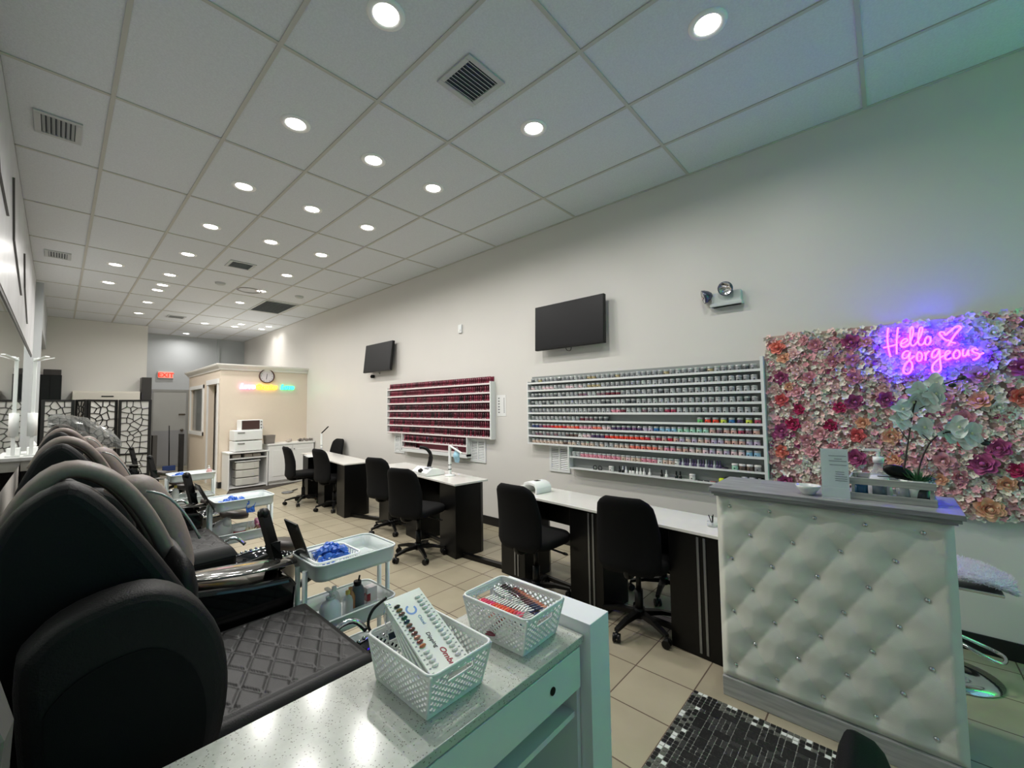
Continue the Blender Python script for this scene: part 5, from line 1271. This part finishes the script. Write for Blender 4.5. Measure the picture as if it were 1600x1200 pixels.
# cart 1 contents
t = thing('small_basket', 'small white slotted basket on the top tray of the nearest cart', 'basket', (C1[0]-0.085,C1[1]-0.01,0.709))
bs = MB()
bw_, bd_, bh = 0.10, 0.10, 0.075
for sx in (-1,1):
    for k in range(9): bs.bar((sx*bw_,-bd_+0.01+k*0.0225,0.005),(sx*(bw_+0.012),-(bd_+0.008)+0.01+k*0.0245,bh),0.007,0.004)
    for k in range(9): bs.bar((-bw_+0.01+k*0.0225,sx*bd_,0.005),(-(bw_+0.008)+0.01+k*0.0245,sx*(bd_+0.012),bh),0.007,0.004)
bs.box((-bw_,-bd_,0),(bw_,bd_,0.006)); bs.build('slotted_sides', M_WPLAS, t)
MB().tube([(x,y,bh) for x,y in rrect(2*(bw_+0.014),2*(bd_+0.014),0.03,4)],0.006,6,closed=True).build('rim', M_WPLAS, t)
liners((C1[0]-0.085,C1[1]-0.01,0.755), 0.085, 0.085, 0.075, 1, 'heap of blue plastic liners in the small basket on the nearest cart')
t = thing('plastic_box', 'flat clear plastic box lying on the top tray of the nearest cart', 'box', (C1[0]+0.10,C1[1]+0.02,0.709), 0.1)
MB().box((-0.06,-0.05,0),(0.06,0.05,0.022)).box((-0.055,-0.045,0.022),(0.055,0.045,0.03)).build('box', glass_like('frosted_plastic','#dde6e4',0.6,0.25), t, 0.004)
t = thing('tablet_board', 'dark glossy board leaning up from the end of the nearest cart', 'board', (C1[0]-0.165,C1[1]+0.06,0.712)); t.rotation_euler = (0.0,-0.33,0.0)
MB().box((-0.006,-0.07,0),(0.004,0.10,0.27)).build('board', mat('board_dark','#34322e',0.12,coat=0.5), t, 0.004)
def bottle(loc, r, h, bm, cap, label, kind='screw', nm='bottle'):
    t = thing(nm, label, 'bottle', loc)
    MB().lathe([(0,0),(r*0.95,0),(r,0.006),(r,h*0.62),(r*0.75,h*0.76),(r*0.36,h*0.84),(r*0.34,h*0.88)],n=18).build('body', bm, t)
    c = MB()
    if kind == 'pump': c.cyl((0,0,h*0.86),(0,0,h*0.94),r*0.42,14).cyl((0,0,h*0.94),(0,0,h*1.06),r*0.12,8).box((-r*0.18,-r*0.2,h*1.05),(r*0.18,r*0.95,h*1.11))
    elif kind == 'spout': c.cyl((0,0,h*0.80),(0,0,h*0.95),r*0.55,14).cyl((r*0.2,0,h*0.95),(r*0.35,0,h*1.12),r*0.13,8)
    else: c.lathe([(r*0.42,h*0.86),(r*0.40,h*0.99),(0,h)],n=14)
    c.build('cap', cap, t); return t
M_CLR = glass_like('clear_bottle_plastic','#dde4e4',0.5,0.1); M_OR = mat('amber_liquid','#c98a52',0.2,alpha=0.85); M_GYB = mat('grey_bottle','#5c636a',0.3); M_RED = mat('red_liquid','#8e1c28',0.2); M_YEL = mat('yellow_cap','#d9bf5a',0.4); M_PINKB = mat('pink_bottle','#cfa2a0',0.35)
Z1 = 0.439
bottle((C1[0]-0.12,C1[1]-0.09,Z1),0.052,0.17,mat('white_jug','#d3dbe0',0.35),M_CLR,'large white pump jug on the lower tray of the nearest cart','pump')
bottle((C1[0]-0.055,C1[1]+0.01,Z1),0.03,0.16,M_CLR,M_WPLAS,'clear bottle behind the white jug on the nearest cart')
bottle((C1[0]-0.01,C1[1]-0.05,Z1),0.027,0.14,M_CLR,M_YEL,'clear bottle with yellow cap on the lower tray of the nearest cart')
bottle((C1[0]+0.03,C1[1]+0.0,Z1),0.025,0.13,M_OR,M_OR,'amber bottle on the lower tray of the nearest cart')
bottle((C1[0]+0.075,C1[1]+0.01,Z1),0.037,0.155,M_GYB,M_BPLAS,'dark grey squeeze bottle with black spout on the nearest cart','spout')
t = tag(MB().box((-0.03,-0.025,0),(0.03,0.025,0.09)).build('tissue_carton', mat('carton_print','#d8cfd0',0.6)), 'small white and red carton at the right end of the nearest cart', 'carton'); t.location=(C1[0]+0.155,C1[1]+0.02,Z1)
MB().box((-0.0305,-0.0255,0.02),(-0.01,0.012,0.06)).build('red_label', M_RED, t)
t = thing('small_tray', 'shallow clear tray on the lower shelf of the nearest cart', 'tray', (C1[0]+0.07,C1[1]-0.10,Z1))
MB().loft([[(x*s_,y*s_,z) for x,y in rrect(0.20,0.09,0.02,4)] for s_,z in ((0.0,0.002),(0.95,0.002),(1.0,0.035),(1.03,0.036),(0.96,0.03),(0.92,0.006),(0,0.006))],cap=False).build('tray', M_CLR, t)
# cart 2 contents
liners((C2[0]-0.06,C2[1]-0.02,0.735), 0.10, 0.13, 0.05, 2, 'blue plastic liners spilling over the front of the middle cart', True)
t = thing('tablet_board', 'dark board leaning up from the end of the middle cart', 'board', (C2[0]-0.21,C2[1]-0.02,0.712)); t.rotation_euler = (0.0,-0.45,0.0)
MB().box((-0.006,-0.07,0),(0.004,0.10,0.25)).build('board', MATS['board_dark'], t, 0.004)
t = tag(MB().ball((0,0,0.09),(0.075,0.08,0.09),10).ball((0.02,-0.03,0.15),(0.04,0.05,0.05),8).build('clear_bag', glass_like('bag_plastic','#c9cac8',0.55,0.25)), 'clear plastic bag on the lower tray of the middle cart', 'bag'); t.location=(C2[0]-0.14,C2[1]-0.03,Z1)
t = tag(MB().lathe([(0,0),(0.042,0),(0.045,0.004),(0.045,0.075)],n=18).lathe([(0.046,0.075),(0.046,0.095),(0,0.096)],n=18,m=1).build('gel_jar',[M_RED,M_CLR]), 'jar of red gel on the lower tray of the middle cart', 'jar'); t.location=(C2[0]-0.03,C2[1]-0.08,Z1)
t = tag(MB().lathe([(0,0),(0.04,0),(0.045,0.07),(0.042,0.07),(0.038,0.004)],n=18).build('cream_tub', mat('cream_tub','#cfc6a6',0.5)), 'cream coloured open tub beside the red gel jar', 'tub'); t.location=(C2[0]+0.055,C2[1]-0.07,Z1)
for k in range(6): tag(MB().bar((0,0,0),(0.01*math.cos(k*1.1),0.01*math.sin(k*1.1),0.12),0.004,0.004).build('nail_file', mat('file_white','#dcd6cc',0.5)), 'white nail tool standing in the cream tub of the middle cart', 'nail file', 'nail tools in the cream tub').location=(C2[0]+0.055+0.018*math.cos(k*1.1),C2[1]-0.07+0.018*math.sin(k*1.1),Z1+0.005)
bottle((C2[0]+0.11,C2[1]-0.06,Z1),0.022,0.10,mat('brown_bottle','#7a4a3a',0.3),M_PINKB,'small brown bottle on the lower tray of the middle cart')
bottle((C2[0]+0.155,C2[1]-0.08,Z1),0.012,0.08,M_BPLAS,M_BPLAS,'tiny black polish bottle at the end of the middle cart')
t = tag(MB().obox((0,0,0.03),(0.07,0.09,0.05),Matrix.Rotation(0.5,3,'X')).obox((0.01,0.05,0.045),(0.05,0.05,0.03),Matrix.Rotation(-0.4,3,'Y')).build('magenta_packet', mat('packet_magenta','#a3246a',0.35)), 'crumpled magenta packet at the end of the middle cart', 'packet'); t.location=(C2[0]+0.17,C2[1]+0.07,Z1+0.04)
# cart 3 contents
liners((C3[0]-0.10,C3[1],0.735), 0.09, 0.11, 0.05, 3, 'blue plastic liners on the top tray of the farthest cart')
bottle((C3[0]+0.17,C3[1]-0.05,0.709),0.03,0.13,M_PINKB,M_WPLAS,'small pinkish bottle at the right end of the farthest cart','pump')
bottle((C3[0]-0.15,C3[1]-0.20+0.16,Z1),0.035,0.22,mat('pale_bottle','#b9bdb6',0.4),M_YEL,'tall pale bottle with yellow cap on the farthest cart')
t = tag(MB().ball((0,0,0.07),(0.09,0.07,0.07),10).build('clear_bag', MATS['bag_plastic']), 'clear plastic bag on the lower tray of the farthest cart', 'bag'); t.location=(C3[0]+0.02,C3[1]-0.05,Z1)

# ================================================================== LEFT WALL
t = thing('wall_mirror', 'long frameless mirror along the left wall with thin dark top rail', 'mirror', (XL, 0, 0))
MB().box((0.001,-0.6,0.90),(0.012,9.6,2.38)).build('glass', M_MIRROR, t)
MB().box((0.001,-0.6,2.38),(0.018,9.6,2.41)).build('top_rail', mat('mirror_rail','#4c4c4a',0.4,metal=0.5), t)
t = thing('wall_lines', 'thin dark zigzag metal strips decorating the panel above the mirror', 'wall decoration', (XL+0.021, 0, 0))
for pts in ([(3.5,3.25),(3.9,3.0),(4.6,2.95)],[(4.9,3.35),(5.2,2.95),(6.4,2.72)],[(6.6,3.2),(6.9,2.9),(7.7,2.62)],[(2.4,2.9),(2.9,2.65),(3.4,2.62)]):
    mb = MB()
    for a, b_ in zip(pts, pts[1:]): mb.bar((0.002,a[0],a[1]),(0.002,b_[0],b_[1]),0.004,0.02,up=(1,0,0))
    mb.build('metal_strip', mat('strip_dark','#5b5a58',0.4,metal=0.5), t)
t = thing('wall_cabinet', 'low white counter cabinet with black plinth against the mirror wall', 'cabinet', (-4.0,8.62,0))
MB().box((-0.12,-0.5,0.93),(0.10,0.8,0.975)).build('counter_top', M_WHITE, t, 0.003)
MB().box((-0.12,-0.48,0.80),(0.08,0.78,0.93)).build('drawer', mat('drawer_cream','#cdccc4',0.5), t, 0.003)
MB().box((-0.12,-0.48,0.0),(0.08,0.78,0.80)).build('body', M_BLAM, t, 0.003)
t = thing('tissue_box', 'white tissue box with a tissue sticking up on the counter by the mirror', 'tissue box', (-4.03,8.75,0.976))
MB().box((-0.06,-0.10,0),(0.06,0.10,0.09)).build('box', M_WPLAS, t, 0.004)
MB().loft([[(0.03*k*math.cos(q),0.05*k*math.sin(q),z) for q in [2*PI*j/9 for j in range(9)]] for k,z in ((0.7,0.09),(1.0,0.12),(0.5,0.15),(0.1,0.17))],smooth=False).build('tissue', M_WHITE, t)
t = thing('towel_stand', 'white post holding a paper roll with splayed flat arms on top', 'stand', (-4.04,8.30,0.976))
MB().box((-0.018,-0.018,0.02),(0.018,0.018,1.28)).build('post', M_WPLAS, t, 0.004)
MB().cyl((0,0,0.26),(0,0,0.56),0.045,20).build('paper_roll', M_WHITE, t)
for a in (0.2, 1.3, -0.9): MB().bar((0,0,1.24),(0.17*math.cos(a),0.17*math.sin(a),1.30),0.05,0.012).build('flat_arm', M_WPLAS, t)
MB().box((-0.06,-0.06,0.0),(0.06,0.06,0.02)).build('foot', M_WPLAS, t)

# ================================================================== BACK OF THE ROOM, LEFT SIDE
t = thing('black_wardrobe', 'tall black cabinet behind the folding screen in the far left corner', 'cabinet', (-3.95,13.2,0))
MB().box((-0.17,-0.17,0),(0.17,0.17,2.33)).build('carcass', M_BLAM, t, 0.006)
MB().box((-0.165,-0.185,0.05),(-0.004,-0.17,2.30)).build('door', M_BLAM, t, 0.003); MB().box((0.004,-0.185,0.05),(0.165,-0.185+0.015,2.30)).build('door', M_BLAM, t, 0.003)
for x, s_ in ((-3.99,0.06),(-3.86,0.07)):
    tag(MB().box((-s_,-0.08,0),(s_,0.08,0.12)).build('storage_box', MATS['dark_box'], bevel=0.004), 'small dark box on top of the tall black cabinet, ' + ('beside the mirror wall' if x < -3.9 else 'away from the mirror wall'), 'box').location = (x,13.2,2.332)
t = thing('storage_cabinet', 'wide off white cabinet with dark slot handle behind the folding screen', 'cabinet', (-3.07,13.22,0))
MB().box((-0.55,-0.16,0),(0.55,0.165,2.0)).build('carcass', mat('cabinet_cream','#d5d0c4',0.5), t, 0.006)
MB().box((-0.545,-0.175,0.05),(0.545,-0.16,1.97)).build('door', MATS['cabinet_cream'], t, 0.004)
MB().box((-0.10,-0.185,1.87),(0.10,-0.175,1.895)).build('handle', M_BPLAS, t, 0.003)
tag(MB().box((-0.09,-0.16,0),(0.09,0.16,2.34)).build('column_cabinet', mat('dark_brown_laminate','#2f2a28',0.4), bevel=0.006), 'narrow dark brown cabinet at the right end behind the folding screen', 'cabinet').location = (-2.41,13.2,0)

def voronoi_panel(parent, w_, z0, z1, seed, m):
    rnd = random.Random(seed); pts = []; nx_, nz_ = 4, max(3, int((z1-z0)/0.12))
    for i in range(nx_):
        for j in range(nz_):
            pts.append(((i+0.5+rnd.uniform(-.42,.42))*w_/nx_, z0+(j+0.5+rnd.uniform(-.42,.42))*(z1-z0)/nz_))
    mb = MB(); seen = set()
    for i, p in enumerate(pts):
        poly = [(0,z0),(w_,z0),(w_,z1),(0,z1)]
        for j, q in enumerate(pts):
            if i == j or abs(p[0]-q[0]) > 0.6 or abs(p[1]-q[1]) > 0.5: continue
            mx, mz = (p[0]+q[0])/2, (p[1]+q[1])/2; nx, nz = q[0]-p[0], q[1]-p[1]
            out = []
            for a, b_ in zip(poly, poly[1:]+poly[:1]):
                da = (a[0]-mx)*nx+(a[1]-mz)*nz; db = (b_[0]-mx)*nx+(b_[1]-mz)*nz
                if da <= 0: out.append(a)
                if (da < 0) != (db < 0):
                    s_ = da/(da-db); out.append((a[0]+(b_[0]-a[0])*s_, a[1]+(b_[1]-a[1])*s_))
            poly = out
            if len(poly) < 3: break
        for a, b_ in zip(poly, poly[1:]+poly[:1]):
            if abs(a[0]-b_[0]) < 1e-6 and (a[0] < 1e-6 or abs(a[0]-w_) < 1e-6): continue
            if abs(a[1]-b_[1]) < 1e-6 and (abs(a[1]-z0) < 1e-6 or abs(a[1]-z1) < 1e-6): continue
            key = tuple(sorted(((round(a[0],3),round(a[1],3)),(round(b_[0],3),round(b_[1],3)))))
            if key in seen: continue
            seen.add(key); mb.bar((a[0],0,a[1]),(b_[0],0,b_[1]),0.012,0.018,up=(0,1,0))
    return mb.build('lattice', m, parent)
t = thing('folding_screen', 'black folding screen with cracked glass lattice over white cloth', 'folding screen', (0,0,0))
M_SCR = mat('screen_black','#121213',0.45)
pn = [((-4.05,12.75),(-3.58,12.85),1),((-3.56,12.85),(-3.42,12.45),2),((-3.40,12.45),(-2.92,12.80),3),((-2.90,12.80),(-2.36,12.62),4)]
for (a, b_, sd) in pn:
    L = math.hypot(b_[0]-a[0], b_[1]-a[1]); e = bpy.data.objects.new('screen_panel', None)
    fr = MB()
    fr.box((0,-0.015,0.02),(0.05,0.015,1.80)).box((L-0.05,-0.015,0.02),(L,0.015,1.80)).box((0.05,-0.015,1.76),(L-0.05,0.015,1.80)).box((0.05,-0.015,0.55),(L-0.05,0.015,0.59)).box((0.05,-0.015,0.08),(L-0.05,0.015,0.12))
    f = fr.build('screen_panel', M_SCR, t); f.location = (a[0],a[1],0); f.rotation_euler = (0,0,math.atan2(b_[1]-a[1], b_[0]-a[0]))
    for z0_, z1_ in ((0.59,1.76),(0.12,0.55)):
        lt = voronoi_panel(f, L-0.10, z0_, z1_, sd*7+int(z0_*10), M_SCR); lt.location = (0.05,0,0)
    MB().box((0.05,0.008,0.12),(L-0.05,0.012,1.76)).build('cloth_backing', mat('screen_cloth','#d6d6d2',0.8), f)
tag(MB().obox((0,0,0.48),(0.08,0.25,0.96)).build('leaning_board', mat('board_darkgrey','#4a4744',0.6)), 'dark board leaning beside the right end of the folding screen', 'board').location = (-2.26,12.9,0)
t = thing('dark_post', 'tall dark folded panel standing beside the booth window wall', 'panel', (-1.80,12.6,0))
MB().box((-0.035,-0.12,0),(0.035,0.12,0.98)).build('board', mat('panel_black','#1d1b1b',0.5), t, 0.004)
t = thing('broom', 'broom with dark handle and blue head against the far door', 'broom', (-1.86,13.7,0))
MB().cyl((0,0,0.12),(0.0,0.12,1.15),0.012,8).build('handle', M_BPLAS, t)
MB().box((-0.13,-0.03,0.0),(0.13,0.03,0.13)).build('bristles', mat('broom_blue','#3a5290',0.7), t, 0.01)
t = thing('exit_sign', 'small red lit EXIT sign above the grey back door', 'exit sign', (-1.86,YB-0.03,2.42))
MB().box((-0.17,-0.02,0),(0.17,0.028,0.19)).build('housing', mat('exit_housing','#c9c2bd',0.5), t, 0.004)
MB().box((-0.15,-0.024,0.015),(0.15,-0.02,0.175)).build('face', mat('exit_face','#e3a89e',0.5,emit='#ff6a55',estr=0.6), t)
text_mesh('EXIT', 0.165, mat('exit_red','#d02818',0.5,emit='#ff2a12',estr=1.6), frame((0,-0.026,0.035),(1,0,0),(0,0,1)), 'exit_lettering', t, align='CENTER', bold=0.003)

# ================================================================== BOOTH FRONT FURNITURE
t = thing('open_stand', 'white open cupboard stand against the booth wall', 'cupboard', (-1.27,9.55,0))
MB().box((-0.34,-0.22,0),(-0.32,0.23,0.69)).build('side_board', M_WHITE, t); MB().box((0.32,-0.22,0),(0.34,0.23,0.69)).build('side_board', M_WHITE, t)
MB().box((-0.35,-0.23,0.69),(0.35,0.235,0.715)).build('top_board', M_WHITE, t, 0.003); MB().box((-0.32,-0.21,0.58),(0.32,0.23,0.60)).build('shelf', M_WHITE, t); MB().box((-0.32,-0.21,0.03),(0.32,0.23,0.05)).build('shelf', M_WHITE, t)
MB().box((-0.32,0.22,0),(0.32,0.23,0.69)).build('back_board', M_WHITE, t)
t = thing('drawer_tower', 'rounded translucent white plastic drawer unit inside the open stand', 'drawers', (-1.27,9.52,0.051))
for k in range(3): MB().prism([(-0.20,-0.14),(-0.10,-0.17),(0.10,-0.17),(0.20,-0.14),(0.20,0.14),(-0.20,0.14)],0.02+0.15*k,0.155+0.15*k,2).build('drawer', mat('translucent_white','#d2d0c8',0.35), t, 0.01)
MB().prism([(-0.22,-0.15),(-0.10,-0.185),(0.10,-0.185),(0.22,-0.15),(0.22,0.15),(-0.22,0.15)],0.47,0.485,2).build('top_cover', M_WPLAS, t, 0.004)
for k, x in enumerate((-0.18,0.02,0.17)):
    tag(MB().box((-0.07,-0.08,0),(0.07,0.08,0.06)).build('supply_box', mat('supply_beige','#a59c92',0.6), bevel=0.004), ['pale','dark','right hand'][k]+' supply box under the top of the open stand' if k < 2 else 'supply box under the stand top beside the base cabinets', 'box').location = (-1.27+x,9.5,0.601)
for k, (z, lb) in enumerate(((0.716,'lower'),(0.926,'upper'))):
    t = thing('towel_warmer', f'{lb} of two stacked white towel warmers on the open stand', 'towel warmer', (-1.27,9.53,z))
    MB().box((-0.24,-0.17,0.01),(0.24,0.18,0.205)).build('casing', M_WPLAS, t, 0.008)
    MB().box((-0.22,-0.185,0.02),(0.24,-0.17,0.198)).build('door', M_WPLAS, t, 0.006)
    MB().box((-0.19,-0.20,0.155),(-0.07,-0.185,0.17)).build('handle', mat('handle_grey','#6f6b68',0.4), t, 0.003)
t = thing('microwave', 'small white microwave with dark window on top of the towel warmers', 'microwave', (-1.20,9.55,1.133))
MB().box((-0.19,-0.15,0),(0.19,0.15,0.20)).build('casing', M_WPLAS, t, 0.006)
MB().box((-0.18,-0.156,0.012),(0.13,-0.15,0.188)).build('window', mat('brown_glass','#4a3532',0.2), t)
for z in (0.04,0.10,0.16): MB().cyl((0.16,-0.15,z),(0.16,-0.165,z),0.012,10).build('knob', MATS['handle_grey'], t)
t = thing('base_cabinet', 'white raised panel base cabinet with two doors by the booth wall', 'cabinet', (-0.47,9.56,0))
MB().box((-0.445,-0.22,0.06),(0.445,0.23,0.80)).build('carcass', M_WHITE, t); MB().box((-0.46,-0.245,0.80),(0.46,0.235,0.83)).build('counter_top', M_WHITE, t, 0.004); MB().box((-0.43,-0.19,0),(0.43,0.23,0.06)).build('plinth', M_WHITE, t)
for sx in (-1,1):
    x0, x1 = (-0.44,-0.005) if sx < 0 else (0.005,0.44)
    d = MB().box((x0,-0.238,0.08),(x1,-0.22,0.785)).box((x0+0.07,-0.246,0.17),(x1-0.07,-0.238,0.70)).build('door', M_WHITE, t, 0.006)
    MB().ball((sx*0.035,-0.25,0.70),0.012,8).build('knob', MATS['handle_grey'], d)
t = thing('ornament_heap', 'low heap of greyish ornaments on the base cabinet', 'ornament', (-0.16,9.5,0.831))
mb = MB(); rnd = random.Random(8)
for k in range(14): mb.ball((rnd.uniform(-.13,.13),rnd.uniform(-.06,.06),rnd.uniform(.015,.055)),(0.03,0.03,0.02),8)
mb.build('pebbles', mat('ornament_grey','#77706a',0.5,noise=0.4,nscale=40), t)
tag(MB().ball((0,0,0.03),(0.07,0.04,0.03),8).ball((0.03,0,0.055),(0.03,0.03,0.03),8).build('cloth_bundle', mat('bundle_beige','#b7aba0',0.7)), 'small beige bundle on the base cabinet top', 'bundle').location = (-0.48,9.5,0.831)
t = thing('waste_basket', 'grey tapered bin standing between towel warmers and base cabinet top', 'bin', (-0.86,9.50,0.831))
MB().loft([[(x*s_,y*s_,z) for x,y in rrect(0.20,0.18,0.03,3)] for s_,z in ((0.0,0.0),(0.85,0.0),(1.0,0.17),(1.03,0.175),(0.95,0.17),(0.8,0.01),(0,0.01))],cap=False).build('bin', mat('bin_grey','#8a827c',0.5), t)
tag(MB().prism([(-1.75,8.35),(-1.0,8.95),(-0.25,9.32),(-1.6,9.32),(-1.80,8.7)],0.001,0.008,2).build('floor_mat', mat('mat_dark','#3a3530',0.9)), 'thin dark patch on the floor in front of the booth cabinets', 'mat')  # thin flat dark patch with a slanting front edge
t = thing('round_hand_tool', 'small round tool with handle lying on the floor tiles before the booth', 'tool', (-0.93,8.25,0.0), 0.5)
MB().lathe([(0,0.004),(0.09,0.004),(0.10,0.012),(0.09,0.018),(0,0.018)],n=24).build('disc', M_STRIP, t)
MB().cyl((0.09,0,0.011),(0.25,0,0.02),0.010,8).build('handle', M_BPLAS, t)

# black side stand with a grey bag by the wall, behind the nearest pedicure chair
t = thing('side_stand', 'black side stand against the left wall before the nearest pedicure chair', 'stand', (-3.985,1.12,0))
MB().box((-0.13,-0.14,0.86),(0.12,0.13,0.89)).build('stand_top', M_BLAM, t, 0.003); MB().box((-0.12,-0.13,0),(0.09,0.12,0.86)).build('stand_body', M_BLAM, t, 0.003)
bg_ = MB(); rnd = random.Random(31); rings = []
for k_, z_ in ((0.75,0.0),(1.0,0.05),(1.05,0.13),(0.85,0.20),(0.5,0.26),(0.15,0.27)):
    rings.append([(0.12*k_*math.cos(q)+rnd.uniform(-.012,.012), 0.11*k_*math.sin(q)+rnd.uniform(-.012,.012), z_+rnd.uniform(-.008,.008)*(z_>0)) for q in [2*PI*j/14 for j in range(14)]])
o = bg_.loft(rings, smooth=False).build('crumpled_bag', mat('bag_grey','#5d5a55',0.6,noise=0.3,nscale=12)); o.location = (-3.985,1.12,0.892)
tag(o, 'crumpled grey bag on the black side stand at the left edge', 'bag')
